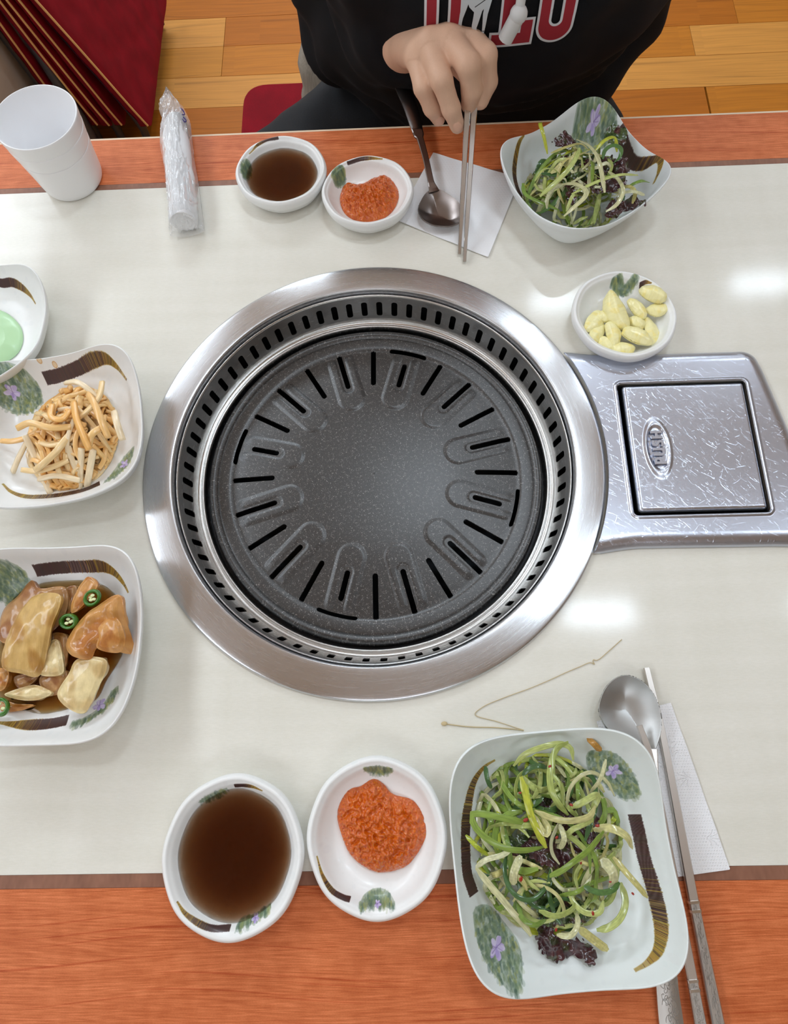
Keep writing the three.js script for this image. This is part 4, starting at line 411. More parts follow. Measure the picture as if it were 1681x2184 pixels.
// ---------------------------------------------------------------- pickled onions
{
  const streak = dataTex(256, 256, (u, v) => 128 + 60 * n2(u * 44, v * 5) + 40 * n2(u * 90, v * 40), false);
  const tex = [[208, 168, 98], [204, 144, 74], [232, 210, 156], [178, 130, 76]].map(([R, G, B], s) => dataTex(256, 256, (u, v) => { const a = fbm2(u * 4 + s * 9, v * 4, 4), l = n2(u * 30, v * 1.4 + s) * 0.6 + n2(u * 60, v * 3) * 0.4, d = smooth(0.1, 0.7, n2(u * 1.6 + s * 5, v * 1.6)); return [R + 20 * a + 4 * l - 26 * d, G + 20 * a + 4 * l - 36 * d, B + 18 * a + 6 * l - 40 * d]; }));
  const mats = tex.map((t) => phys({ map: t, roughness: 0.45, clearcoat: 0.6, clearcoatRoughness: 0.14, bumpMap: streak, bumpScale: 0.00016 })), [cx, cz] = DISH.onion;
  const say = ['wide translucent onion petal lying on top at the left of the onion plate', 'darker onion petal behind the wide top one', 'narrow boat shaped onion wedge at the back of the onion plate', 'large curled onion petal at the right of the onion plate', 'pale rectangular onion block at the front right of the onion plate', 'cream onion chunk in the middle under the wide petal', 'thick crescent of onion at the front left', 'brown onion strip under the front left crescent', 'onion edge cut by the left frame border', 'dark onion piece beside the pale block in the middle', 'onion piece between the wide petal and the curled one', 'purplish onion piece behind the green chili rings', 'thin onion scrap below the wide petal', 'inner curled layer lying on the large curled onion petal at the right'];
  const kind = [0, 3, 1, 1, 2, 2, 2, 1, 1, 3, 3, 3, 3, 1], curve = [0.006, 0.005, 0.004, 0.011, 0.006, 0.004, 0.005, 0.003, 0.004, 0.003, 0.004, 0.003, 0.002, 0.012], thick = [0.003, 0.0028, 0.003, 0.0042, 0.006, 0.005, 0.006, 0.004, 0.004, 0.003, 0.003, 0.003, 0.002, 0.0035];
  ONION.forEach(([h, a], i) => {
    const P = smoothLoop(pts2(a), 90), xs = P.map((p) => p[0]), zs = P.map((p) => p[1]), x0 = Math.min(...xs) - 0.001, x1 = Math.max(...xs) + 0.001, z0 = Math.min(...zs) - 0.001, z1 = Math.max(...zs) + 0.001, mx = (x0 + x1) / 2, mz = (z0 + z1) / 2, ax = [0.8, 0.6, 0.9, 0.55, 0.4, 0.2, 1.5, 1.4, 1.2, 0.5, 0.4, 0.6, 0.2, 0.9][i];
    const g = cutSheet({ nu: 64, nv: 64, thick: thick[i], flip: true, P: (u, v) => { const x = lerp(x0, x1, u), z = lerp(z0, z1, v), q = (x - mx) * Math.cos(ax) + (z - mz) * Math.sin(ax), d = Math.max(polySD(P, x, z), 0); return [cx + x, h * 0.001 - curve[i] * (q / 0.022) ** 2 - 0.0016 * (1 - smooth(0, 0.003, d)) + (i === 3 ? 0.005 * smooth(0.006, 0, Math.abs(d - 0.006)) * 0.5 + 0.0016 * n2(x * 60, z * 60) : 0) + 0.0004 * n2(x * 90 + i, z * 90), cz + z]; }, sd: (u, v) => polySD(P, lerp(x0, x1, u), lerp(z0, z1, v)), uv: (u, v) => [u, v] });
    solo('onion_piece', g, mats[kind[i]], say[i], 'onion', 'pickled onion pieces');
  });
  const skin = phys({ color: 0x3f7a26, roughness: 0.2, clearcoat: 0.7 }), seed = phys({ color: 0xe6ecb4, roughness: 0.4 });
  pts2(CHILI).forEach(([x, z], i) => { const t = thing('chili_ring', ['green chili ring with pale seeds left of the curled onion petal', 'green chili ring with seeds behind the curled onion petal', 'green chili ring at the lower left frame edge'][i], 'chili', [cx + x, 0.0215, cz + z], 'green chili rings among the onions'), r = rng(i + 3); const g = new THREE.TorusGeometry(0.0052, 0.0015, 10, 28); g.scale(1, 0.85, 2); g.rotateX(Math.PI / 2 + 0.25); g.rotateY(i); part('skin', g, skin, t); for (let k = 0; k < 4; k++) { const s = new THREE.SphereGeometry(0.0012, 8, 6); s.scale(1.4, 0.6, 1); part('seed', s, seed, t).position.set((0.0008 + 0.0026 * r()) * Math.cos(k * 2.3 + i), 0.0008 + 0.001 * r(), (0.0008 + 0.0026 * r()) * Math.sin(k * 2.3 + i)); } });
}
// ---------------------------------------------------------------- napkins, cutlery, cup, wet towel
{
  const emboss = (leafy) => canvasTex(512, 512, (g, S) => {
    g.fillStyle = '#808080'; g.fillRect(0, 0, S, S); const r = rng(21);
    for (let j = 0; j < 44; j++) for (let i = 0; i < 44; i++) { g.fillStyle = `rgba(255,255,255,${0.35 + 0.3 * r()})`; g.beginPath(); g.ellipse((i + (j % 2) * 0.5) * S / 44, j * S / 44, 3.2, 2.4, 0.6, 0, 7); g.fill(); }
    if (leafy) for (let k = 0; k < 9; k++) { const x = S * (0.15 + 0.7 * r()), y = S * (0.1 + 0.8 * r()), a = r() * 6.3; g.strokeStyle = 'rgba(20,20,20,0.8)'; g.lineWidth = 3; for (const [da, l] of [[0, 70], [0.5, 58], [-0.5, 58], [1, 40], [-1, 40]]) { g.beginPath(); g.moveTo(x, y); g.quadraticCurveTo(x + Math.cos(a + da * 0.5) * l * 0.6, y + Math.sin(a + da * 0.5) * l * 0.6, x + Math.cos(a + da) * l, y + Math.sin(a + da) * l); g.stroke(); } }
  }, false);
  const napkin = (P, label, bump, scale, y0) => {
    const xs = P.map((p) => p[0]), zs = P.map((p) => p[1]), x0 = Math.min(...xs) - 0.001, x1 = Math.max(...xs) + 0.001, z0 = Math.min(...zs) - 0.001, z1 = Math.max(...zs) + 0.001;
    const g = cutSheet({ nu: 90, nv: 90, thick: 0.0005, flip: true, P: (u, v) => { const x = lerp(x0, x1, u), z = lerp(z0, z1, v); return [x, y0 + 0.0005 * (1 + n2(x * 28, z * 28)), z]; }, sd: (u, v) => polySD(P, lerp(x0, x1, u), lerp(z0, z1, v)), uv: (u, v) => [u, v * (z1 - z0) / (x1 - x0)] });
    solo('napkin', g, std({ color: 0xf4f3f4, roughness: 0.95, bumpMap: bump, bumpScale: scale * 2.2 }), label, 'napkin');
  };
  napkin(pts2([58.7, -304.4, 135.8, -271, 102, -187.5, 22.8, -230.7]), 'plain white paper napkin under the far spoon and chopsticks', emboss(false), 0.00012, 0.0009);
  napkin(pts2([152.9, 196.1, 205.3, 184.6, 228.3, 288.1, 177.1, 293.9]), 'white embossed paper napkin under the near chopsticks at right', emboss(true), 0.0003, 0.0009);

  const orn = canvasTex(256, 1024, (g, w, h) => { g.fillStyle = '#707070'; g.fillRect(0, 0, w, h); const r = rng(9); for (let i = 0; i < 46; i++) { const y = (i / 46) * h, x = w * (0.25 + 0.5 * r()); g.strokeStyle = i % 2 ? '#f0f0f0' : '#181818'; g.lineWidth = 5; g.beginPath(); for (let t = 0; t < 5.5; t += 0.3) { const k = 5 + t * 7; g.lineTo(x + Math.cos(t + i) * k, y + Math.sin(t + i) * k * 1.3); } g.stroke(); } }, false);
  const dull = phys({ color: 0xd6d0ca, metalness: 1, roughness: 0.36 }), fig = phys({ color: 0xcac8c4, metalness: 1, roughness: 0.4, bumpMap: orn, bumpScale: 0.0018 }), shiny = phys({ color: 0xe2e2e0, metalness: 1, roughness: 0.2 }), bowlM = phys({ color: 0xc4c5c4, metalness: 1, roughness: 0.42 }), darkSteel = phys({ color: 0x8d8480, metalness: 1, roughness: 0.3 });
  // sweep with rectangular section; rows [x,y,z,width,thick]
  const bar = (rows, seg = 50) => { const c = new THREE.CatmullRomCurve3(rows.map((q) => V(q[0], q[1], q[2])), false, 'centripetal'), n = rows.length - 1, pos = [], uv = [], idx = [], sec = [[-1, -0.55], [-0.8, -1], [0.8, -1], [1, -0.55], [1, 0.55], [0.8, 1], [-0.8, 1], [-1, 0.55]];
    for (let i = -1; i <= seg + 1; i++) { const s = clamp(i / seg), p = c.getPoint(s), T = c.getTangent(s), side = V(0, 1, 0).cross(T).normalize(), up = T.clone().cross(side).normalize(), k = s * n, a = Math.min(Math.floor(k), n - 1), f = smooth(0, 1, k - a), end = i < 0 || i > seg ? 0.01 : 1, w = lerp(rows[a][3], rows[a + 1][3], f) / 2 * end, t = lerp(rows[a][4], rows[a + 1][4], f) / 2 * end; for (const [x, y] of sec) { pos.push(p.x + side.x * x * w + up.x * y * t, p.y + side.y * x * w + up.y * y * t, p.z + side.z * x * w + up.z * y * t); uv.push(x * 0.5 + 0.5, s); } }
    for (let i = 0; i < seg + 2; i++) for (let j = 0; j < 8; j++) { const a = i * 8 + j, b = i * 8 + ((j + 1) % 8); idx.push(a, a + 8, b, b, a + 8, b + 8); }
    return toCreasedNormals(build(pos, idx, uv), 0.6); };
  const bowlOf = (loop, rim, depth, reach) => { const P = smoothLoop(loop, 90), xs = P.map((p) => p[0]), zs = P.map((p) => p[1]), x0 = Math.min(...xs) - 0.001, x1 = Math.max(...xs) + 0.001, z0 = Math.min(...zs) - 0.001, z1 = Math.max(...zs) + 0.001; return cutSheet({ nu: 80, nv: 80, thick: 0.0011, flip: true, P: (u, v) => { const x = lerp(x0, x1, u), z = lerp(z0, z1, v), d = clamp(polySD(P, x, z) / reach); return [x, rim - depth * (1 - (1 - d) ** 2), z]; }, sd: (u, v) => polySD(P, lerp(x0, x1, u), lerp(z0, z1, v)) }); };
  const S1 = thing('spoon', 'shiny steel spoon with a round bowl half under the near square plate', 'spoon', [0, 0, 0]);
  part('bowl', bowlOf(pts2([152.9, 189, 155.5, 180, 161, 172.3, 168, 167.6, 174.5, 166.6, 181.5, 169, 187.8, 174.8, 192, 183.5, 193.4, 194, 191.6, 204, 187.5, 213, 184.6, 218.2, 181.8, 216.6, 174, 212, 164, 206, 156, 199]), 0.0125, 0.0095, 0.0205), bowlM, S1);
  part('handle', bar([[0.1843, 0.012, 0.214, 0.008, 0.0018], [0.1835, 0.0135, 0.230, 0.0056, 0.0022], [0.181, 0.0128, 0.28, 0.006, 0.0024], [0.179, 0.008, 0.322, 0.0095, 0.0024]]), dull, S1);
  part('handle_end', bar([[0.179, 0.008, 0.322, 0.0098, 0.0028], [0.1778, 0.0052, 0.348, 0.0132, 0.003], [0.178, 0.0035, 0.37, 0.0145, 0.003], [0.1782, 0.003, 0.392, 0.0135, 0.003]]), fig, S1, 'handle end with raised ornament');
  const chop = (label, A, B, C, D, wA, wD) => { const t = thing('chopstick', label, 'chopstick', [0, 0, 0]); part('shaft', bar([[...A, wA, 0.0026], [...B, wA * 1.15, 0.003], [...C, lerp(wA, wD, 0.6), 0.0036]]), dull, t); part('handle_end', bar([[...C, lerp(wA, wD, 0.62), 0.0038], [...D, wD, 0.004]]), fig, t, 'flat end with engraved ornament'); const d = V(D[0] - C[0], D[1] - C[1], D[2] - C[2]).normalize(); for (const s of [-0.001, 0.004]) part('band', bar([[C[0] + d.x * s, C[1] + d.y * s, C[2] + d.z * s, lerp(wA, wD, 0.62) + 0.0009, 0.0047], [C[0] + d.x * (s + 0.0017), C[1] + d.y * (s + 0.0017), C[2] + d.z * (s + 0.0017), lerp(wA, wD, 0.62) + 0.0009, 0.0047]], 2), shiny, t); };
  chop('steel chopstick lying outermost right on the embossed napkin', [0.1909, 0.0035, 0.161], [0.1956, 0.0035, 0.205], [0.2012, 0.0038, 0.3055], [0.2073, 0.004, 0.392], 0.0042, 0.0078);
  chop('steel chopstick with its tip over the near spoon bowl, under the plate', [0.177, 0.0158, 0.199], [0.1812, 0.0148, 0.216], [0.1925, 0.0078, 0.3465], [0.1962, 0.0045, 0.392], 0.004, 0.0074);
  const S2 = thing('spoon', 'dark reflecting steel spoon on the far napkin, handle over the table edge', 'spoon', [0, 0, 0]);
  part('bowl', bowlOf(pts2([43, -233, 45.5, -242, 50, -250, 55.5, -254.5, 62, -253.5, 70, -248, 77.5, -240, 81.2, -231, 81.6, -224, 78, -217.5, 71, -214.3, 63, -214.2, 54, -216.5, 46.5, -222.5]), 0.0105, 0.0078, 0.018), darkSteel, S2);
  part('handle', bar([[0.0575, 0.0098, -0.2515, 0.009, 0.0018], [0.0548, 0.0112, -0.262, 0.0056, 0.0022], [0.051, 0.0125, -0.287, 0.0055, 0.0024], [0.0468, 0.0125, -0.309, 0.006, 0.0024], [0.0455, 0.0125, -0.314, 0.0095, 0.0028], [0.0405, 0.0125, -0.34, 0.0125, 0.003], [0.031, 0.0125, -0.376, 0.0135, 0.003]], 70), darkSteel, S2);
  const far = (label, A, d, L) => { const t = thing('chopstick', label, 'chopstick', [0, 0, 0]), at = (s) => [A[0] + d[0] * s, A[1] + d[1] * s, A[2] + d[2] * s]; part('shaft', bar([[...at(0), 0.003, 0.0026], [...at(0.06), 0.0042, 0.003], [...at(L), 0.0058, 0.0036]]), M.steel, t); };
  far('left one of the two steel chopsticks held in the hand', [0.0773, 0.0022, -0.191], [0.072, 0.451, -0.889], 0.155);
  far('right one of the two held chopsticks, its tip reaching farthest onto the table', [0.0813, 0.0022, -0.1831], [0.082, 0.406, -0.910], 0.165);

  // root fibre on the table
  M.fibre = std({ color: 0xc9b48a, roughness: 0.7 });
  solo('root_fibre', tube(pts2([103, 201, 85, 195, 70, 190, 75.3, 185.4, 90, 179.5, 108.8, 173.4, 122, 168.5, 135.9, 162.8, 146, 159, 153.5, 156.5, 156, 158, 155, 154.5, 158, 155, 167, 148.8, 177.2, 140.8]).map(([x, z]) => [x, 0.0006, z]), 0.00028, 120, 6), M.fibre, 'long thin root fibre lying on the table between grill and near spoon', 'fibre');
  solo('root_fibre', mergeGeometries([tube(pts2([50, 196, 65, 198, 85, 199, 103, 201]).map(([x, z]) => [x, 0.0006, z]), 0.0004, 40, 6), new THREE.SphereGeometry(0.0015, 10, 8).scale(1.5, 0.6, 1).translate(0.0485, 0.001, 0.1957)]), M.fibre, 'short root fibre with a knobbed end above the near square plate', 'fibre');

  // cup
  const cup = lathe([[0, 0.0022], [0.02, 0.0024], [0.0246, 0.005], [0.0268, 0.014], [0.0292, 0.03], [0.0315, 0.046], [0.0333, 0.0585], [0.0342, 0.0648], [0.0348, 0.0662], [0.0356, 0.0656], [0.0354, 0.0632], [0.0341, 0.0545], [0.0337, 0.0525], [0.0339, 0.0508], [0.0322, 0.0398], [0.0316, 0.0378], [0.0318, 0.036], [0.0297, 0.02], [0.0284, 0.008], [0.0272, 0.002], [0.0252, 0.0002], [0.022, 0], [0.021, 0.0009], [0, 0.0009]], 128);
  const cm = part('cup', cup, phys({ color: 0xfbfafb, roughness: 0.4, clearcoat: 0.25, clearcoatRoughness: 0.3 }), scene); cm.position.set(-0.2755, 0, -0.292); tag(cm, 'empty white melamine cup standing at the far left table edge', 'cup');

  // wet towel roll inside a clear crumpled wrapper
  const W = thing('wet_towel', 'rolled white wet towel in a crumpled clear plastic sleeve beside the cup', 'wet towel', [-0.172, 0, -0.29]);
  const ax = (s) => [lerp(-0.008, 0.009, s), 0.0128, lerp(-0.052, 0.063, s)];
  const roll = nets([-0.03, -0.002, -0.075], [0.03, 0.03, 0.08], 0.0011, (x, y, z) => { const s = clamp((z + 0.052) / 0.115), c = ax(s), r = 0.0122 + 0.0006 * n2(s * 5, x * 60), a = Math.atan2(y - c[1], x - c[0]), d = Math.hypot(x - c[0], (y - c[1]) * 1.04), rad = r * (0.82 + 0.18 * smooth(0, 0.25, s)) - d + 0.0006 * Math.sin(a * 3 + z * 60), q = Math.max(-0.052 - z - 0.006 * Math.cos(a - 1), z - 0.063, 0), spiral = z > 0.058 ? 0.0011 * Math.max(0, Math.sin(d * 1900 + a)) : 0; return Math.max(-rad, -0.052 - z - 0.004 * Math.cos(a), z - 0.0635 + spiral); });
  part('towel', roll, std({ color: 0xf3f3f5, roughness: 0.95 }), W);
  const film = phys({ color: 0xffffff, transmission: 0.86, thickness: 0, roughness: 0.18, specularIntensity: 1, ior: 1.5, side: THREE.DoubleSide });
  const L_ = pts2([-192.1, -382.2, -198.9, -363.5, -192.3, -345.1, -193.5, -320.2, -187, -290, -182, -258.7, -177.5, -229, -177, -219]), R_ = pts2([-190, -381, -177.5, -366, -169.5, -349, -166, -330, -161, -300, -156.2, -277.5, -150.5, -246, -146.5, -223]);
  const cl = new THREE.CatmullRomCurve3(L_.map(([x, z]) => V(x, 0, z))), cr = new THREE.CatmullRomCurve3(R_.map(([x, z]) => V(x, 0, z)));
  const skin = (up) => cutSheet({ nu: 60, nv: 130, thick: 0.0001, P: (u, v) => { const uu = clamp(u), vv = clamp(v), a = cl.getPoint(vv), b = cr.getPoint(vv), x = lerp(a.x, b.x, u), z = lerp(a.z, b.z, u) + (v < 0 ? v * 0.1 : v > 1 ? (v - 1) * 0.1 : 0), inside = smooth(0.02, 0.25, vv) * smooth(1.02, 0.9, vv), c = Math.pow(Math.max(0, Math.sin(uu * Math.PI)), 0.6), cr1 = 1 - Math.abs(n2(u * 4.2 + v * 1.2, v * 4.5 - u)), cr2 = 1 - 2 * Math.abs(n2(u * 7 + 3 + v * 2, v * 11 + u * 3)), sag = 0.010 * smooth(0.12, 0.0, vv); return [x + 0.172, up ? 0.006 + 0.0205 * c * inside + 0.0024 * cr1 * (0.4 + c) + 0.0011 * cr2 + sag * 0.6 : 0.0012 + 0.0008 * (1 + cr2) * 0.5 + 0.004 * (1 - c) + sag * 0.6, z + 0.29]; }, flip: true });
  part('wrapper', skin(true), film, W); part('wrapper', skin(false), film, W);
  const ink = std({ color: 0x4a3c8c, roughness: 0.6 });
  for (const P of [[[-0.0025, 0.0195, -0.060], [0.0005, 0.0195, -0.0575], [0.0022, 0.018, -0.0535], [0.0005, 0.0195, -0.0515]], [[0.0015, 0.0185, -0.0500], [0.0036, 0.0165, -0.0480], [0.0030, 0.017, -0.0455], [0.0008, 0.019, -0.0470]]]) part('printed_mark', tube(P, 0.0005, 20, 6), ink, W);
}
// ---------------------------------------------------------------- stool, folded chairs
M.velvet = phys({ color: 0x8c0a1c, roughness: 0.9, specularIntensity: 0.4, sheen: 0.4, sheenColor: new THREE.Color(0.45, 0.03, 0.08), sheenRoughness: 0.5, map: dataTex(512, 512, (u, v) => { const k = 26 * fbm2(u * 7, v * 7, 4) + 14 * n2(u * 200, v * 200); return [228 + k, 222 + k, 222 + k]; }) });
M.piping = std({ color: 0xd9a868, roughness: 0.6 });
{
  const st = thing('stool', 'burgundy padded seat under the person in black', 'stool', [0.015, FLOOR, -0.535]);
  const sh = new THREE.Shape(), w = 0.222, d = 0.207, r = 0.035; sh.moveTo(-w + r, -d); sh.lineTo(w - r, -d); sh.quadraticCurveTo(w, -d, w, -d + r); sh.lineTo(w, d - r); sh.quadraticCurveTo(w, d, w - r, d); sh.lineTo(-w + r, d); sh.quadraticCurveTo(-w, d, -w, d - r); sh.lineTo(-w, -d + r); sh.quadraticCurveTo(-w, -d, -w + r, -d);
  const g = new THREE.ExtrudeGeometry(sh, { depth: 0.034, bevelEnabled: true, bevelSize: 0.004, bevelThickness: 0.010, bevelSegments: 5, curveSegments: 8 }); g.rotateX(-Math.PI / 2); g.translate(0, -0.28 - FLOOR - 0.044, 0);
  part('seat', setUV(g, (x, y, z) => [x * 2.2, z * 2.2]), M.velvet, st); part('seat_frame', box(0.38, 0.02, 0.35, 0, -0.28 - FLOOR - 0.065, 0, 0.004), M.leg, st);
  for (const x of [-0.17, 0.17]) for (const z of [-0.155, 0.155]) part('leg', new THREE.CylinderGeometry(0.012, 0.012, -0.28 - FLOOR - 0.07, 16).translate(x, (-0.28 - FLOOR - 0.07) / 2, z), M.leg, st);
  // five folded chairs leaning on the partition: bottom and upper points of their near front edge at z = -1.10
  const rows = [[-0.537, -0.672, -0.642, -0.38], [-0.597, -0.668, -0.672, -0.379], [-0.626, -0.668, -0.694, -0.378], [-0.651, -0.665, -0.709, -0.377], [-0.700, -0.665, -0.736, -0.40]];
  const say = ['front folded burgundy chair of the leaning row, its whole pad in view', 'second folded burgundy chair behind the front one of the leaning row', 'third folded burgundy chair in the row, beside a grey metal leg', 'fourth folded burgundy chair counted from the front of the leaning row', 'last folded burgundy chair of the row, nearest the grey wall ledge'];
  rows.forEach(([x0, y0, x1, y1], i) => {
    const t = thing('folded_chair', say[i], 'chair', [x0, FLOOR, -1.10]), a = Math.atan2(x0 - x1, y1 - y0), Lp = [0.80, 0.80, 0.78, 0.76, 0.74][i], T = i ? 0.021 : 0.024, n = 40, Wd = 0.43;
    // pad: a soft slab, face toward +x, rounded lower corners
    const g = cutSheet({ nu: 60, nv: 60, thick: T, P: (u, v) => { const y = v * Lp, z = -u * Wd, e = Math.min(u * Wd, (1 - u) * Wd, y + 0.002, Lp - y); return [-0.006 + 0.006 * Math.sqrt(clamp(e / 0.02)) + 0.0012 * n2(y * 16 + i * 5, z * 14), y, z]; }, sd: (u, v) => rrect(v * Lp - Lp / 2, -u * Wd + Wd / 2, Lp / 2 - 0.001, Wd / 2 - 0.001, 0.022), uv: (u, v) => [u * 0.9 + i * 0.3, v * 1.7] });
    const place = (q) => { q.rotateZ(a); q.translate(0, y0 - FLOOR, 0); return q; };
    part('pad', place(g), M.velvet, t);
    const loop = []; for (const [y, z] of [[0.012, -0.004], [0.06, -0.0012], [0.2, -0.0008], [0.4, -0.0008], [0.6, -0.0008], [Lp - 0.05, -0.001], [Lp - 0.012, -0.006]]) loop.push([-0.004 + 0.0015 * Math.sin(y * 9 + i), y, z]);
    part('piping', place(tube(loop, 0.0022, 60, 8)), M.piping, t);
    part('back_plate', place(box(0.006, Lp * 0.9, Wd * 0.9, -T - 0.006, Lp * 0.5, -Wd / 2, 0.002)), M.black, t);
    for (const z of [-0.03, -Wd + 0.03]) part('leg', tube([[-0.034 - 0.02 * (i === 2), 0.011, z + (i === 2 ? 0.045 : 0)], [-0.034 - 0.02 * (i === 2), 0.05, z + (i === 2 ? 0.04 : 0)], [-0.034 - Math.sin(a) * 0.25, 0.3, z], [-0.034 - Math.sin(a) * 0.6, 0.6, z]], i === 2 ? 0.0135 : 0.009, 24, 12), M.leg, t);
  });
}
// ---------------------------------------------------------------- the person
{
  const P = thing('person', 'person in a black hoodie with red lettering laying chopsticks on a napkin', 'person', [0.11, FLOOR, -0.56]); const off = [0.11, FLOOR, -0.56], rel = (g) => g.translate(-off[0], -off[1], -off[2]);
  const HAND = { wrist: [0.0342, 0.045, -0.387], fingers: [[[0.0449, 0.078, -0.3247], [0.0488, 0.071, -0.2997], [0.0558, 0.055, -0.2963], [0.0620, 0.042, -0.2985]], [[0.0546, 0.088, -0.3233], [0.063, 0.082, -0.2933], [0.0712, 0.062, -0.2867], [0.0772, 0.0465, -0.2852]], [[0.0703, 0.09, -0.3248], [0.084, 0.09, -0.2989], [0.0882, 0.0685, -0.2972], [0.0872, 0.055, -0.298]], [[0.087, 0.086, -0.3291], [0.0982, 0.088, -0.3106], [0.102, 0.066, -0.3092], [0.0975, 0.053, -0.304]]], thumb: [[0.058, 0.05, -0.372], [0.079, 0.053, -0.352], [0.092, 0.055, -0.328], [0.094, 0.052, -0.309]] };
  const handField = (H) => { const R = [[0.0102, 0.0079, 0.0069, 0.0058], [0.011, 0.0086, 0.0076, 0.0063], [0.0115, 0.0094, 0.0083, 0.0068], [0.011, 0.0092, 0.0082, 0.0068]]; return (x, y, z) => { let palm = 1; H.fingers.forEach((f, i) => { palm = smin(palm, cap(x, y, z, H.wrist, f[0], 0.0185, R[i][0] + 0.0008), 0.009); }); palm = smin(palm, cap(x, y, z, H.wrist, H.thumb[0], 0.017, 0.0125), 0.01); palm = smin(palm, cap(x, y, z, H.thumb[0], H.thumb[1], 0.0125, 0.0105), 0.008); let d = palm; H.fingers.forEach((f, i) => { let q = cap(x, y, z, f[0], f[1], R[i][0], R[i][1]); q = smin(q, cap(x, y, z, f[1], f[2], R[i][1], R[i][2]), 0.003); q = smin(q, cap(x, y, z, f[2], f[3], R[i][2], R[i][3]), 0.003); d = smin(d, q, q < palm ? 0.0032 : 0.0045); }); let t = smin(cap(x, y, z, H.thumb[1], H.thumb[2], 0.0105, 0.0095), cap(x, y, z, H.thumb[2], H.thumb[3], 0.0095, 0.008), 0.003); d = smin(d, t, 0.004); for (const f of H.fingers) d -= 0.0009 * Math.exp(-(((x - f[0][0]) ** 2 + (y - f[0][1] - 0.01) ** 2 + (z - f[0][2]) ** 2) / 0.00006)); return d; }; };
  const bounds = (H, m) => { const all = [H.wrist, ...H.fingers.flat(), ...H.thumb]; return [[0, 1, 2].map((k) => Math.min(...all.map((p) => p[k])) - m), [0, 1, 2].map((k) => Math.max(...all.map((p) => p[k])) + m)]; };
  const armR = [[-0.025, 0.2, -0.52], [-0.03, -0.065, -0.56], [0.026, 0.034, -0.40]], armL = [[0.262, 0.2, -0.52], [0.272, -0.055, -0.545], [0.165, -0.15, -0.43]];
  const rH = handField(HAND), [lo, hi] = bounds(HAND, 0.022), right = nets(lo, hi, 0.0018, (x, y, z) => smin(rH(x, y, z), cap(x, y, z, HAND.wrist, armR[2], 0.0225, 0.025), 0.012));
  const HL = { wrist: [0.17, -0.15, -0.41], fingers: [[0.125, -0.02], [0.128, 0], [0.131, 0.02], [0.136, 0.04]].map(([x, d]) => [[x, -0.128, -0.365 + d * 0.6], [x - 0.03, -0.122, -0.36 + d], [x - 0.05, -0.13, -0.358 + d], [x - 0.064, -0.142, -0.357 + d]]), thumb: [[0.158, -0.132, -0.38], [0.15, -0.122, -0.34], [0.135, -0.12, -0.315], [0.12, -0.125, -0.30]] };
  const lH = handField(HL), [lo2, hi2] = bounds(HL, 0.022), left = nets(lo2, hi2, 0.003, (x, y, z) => smin(lH(x, y, z), cap(x, y, z, HL.wrist, armL[2], 0.022, 0.024), 0.012));
  const thighs = [[[0.035, -0.2, -0.6], [-0.19, -0.205, -0.41], [-0.13, -0.62, -0.36]], [[0.2, -0.2, -0.6], [0.33, -0.205, -0.30], [0.30, -0.62, -0.33]]];
  const legs = (x, y, z, e) => { let d = 1; for (const [h, k, a] of thighs) { d = smin(d, cap(x, y, z, h, k, 0.074 + e, 0.056 + e), 0.03); d = smin(d, cap(x, y, z, k, a, 0.054 + e, 0.036 + e), 0.02); } return smin(d, cap(x, y, z, [0.05, -0.19, -0.62], [0.19, -0.19, -0.62], 0.085 + e, 0.085 + e), 0.03); };
  const trunk = (x, y, z, e) => { const q = (x - 0.12) * 0.86 + 0.12; let d = cap(q, y, z, [0.12, -0.15, -0.61], [0.12, -0.03, -0.56], 0.115 + e, 0.115 + e); d = smin(d, cap(q, y, z, [0.12, -0.03, -0.56], [0.12, 0.1, -0.475], 0.115 + e, 0.118 + e), 0.04); d = smin(d, cap(q, y, z, [0.12, 0.1, -0.475], [0.12, 0.19, -0.51], 0.118 + e, 0.085 + e), 0.04); return smin(d, cap(x, y, z, armR[0], armL[0], 0.055 + e, 0.055 + e), 0.05); };
  const arm = (x, y, z, A, e) => smin(cap(x, y, z, A[0], A[1], 0.05 + e, 0.037 + e * 0.85), cap(x, y, z, A[1], A[2], 0.036 + e * 0.85, 0.0245 + e * 0.45), 0.015);
  const neck = [[0.12, 0.22, -0.5], [0.12, 0.345, -0.455]];
  const bodyF = (x, y, z) => { let d = trunk(x, y, z, -0.006); for (const A of [armR, armL]) d = smin(d, arm(x, y, z, A, -0.004), 0.03); d = smin(d, legs(x, y, z, -0.006), 0.03); return smin(d, cap(x, y, z, neck[0], neck[1], 0.055, 0.052), 0.03); };
  const body = nets([-0.3, -0.68, -0.78], [0.44, 0.34, -0.2], 0.012, bodyF);
  // head, tilted down toward the table; outside the frame
  const hc = V(0.12, 0.425, -0.44), tilt = 0.55, toHead = (x, y, z) => { const a = y - hc.y, b = z - hc.z; return [x - hc.x, a * Math.cos(tilt) - b * Math.sin(tilt) * -1, -a * Math.sin(tilt) + b * Math.cos(tilt)]; };
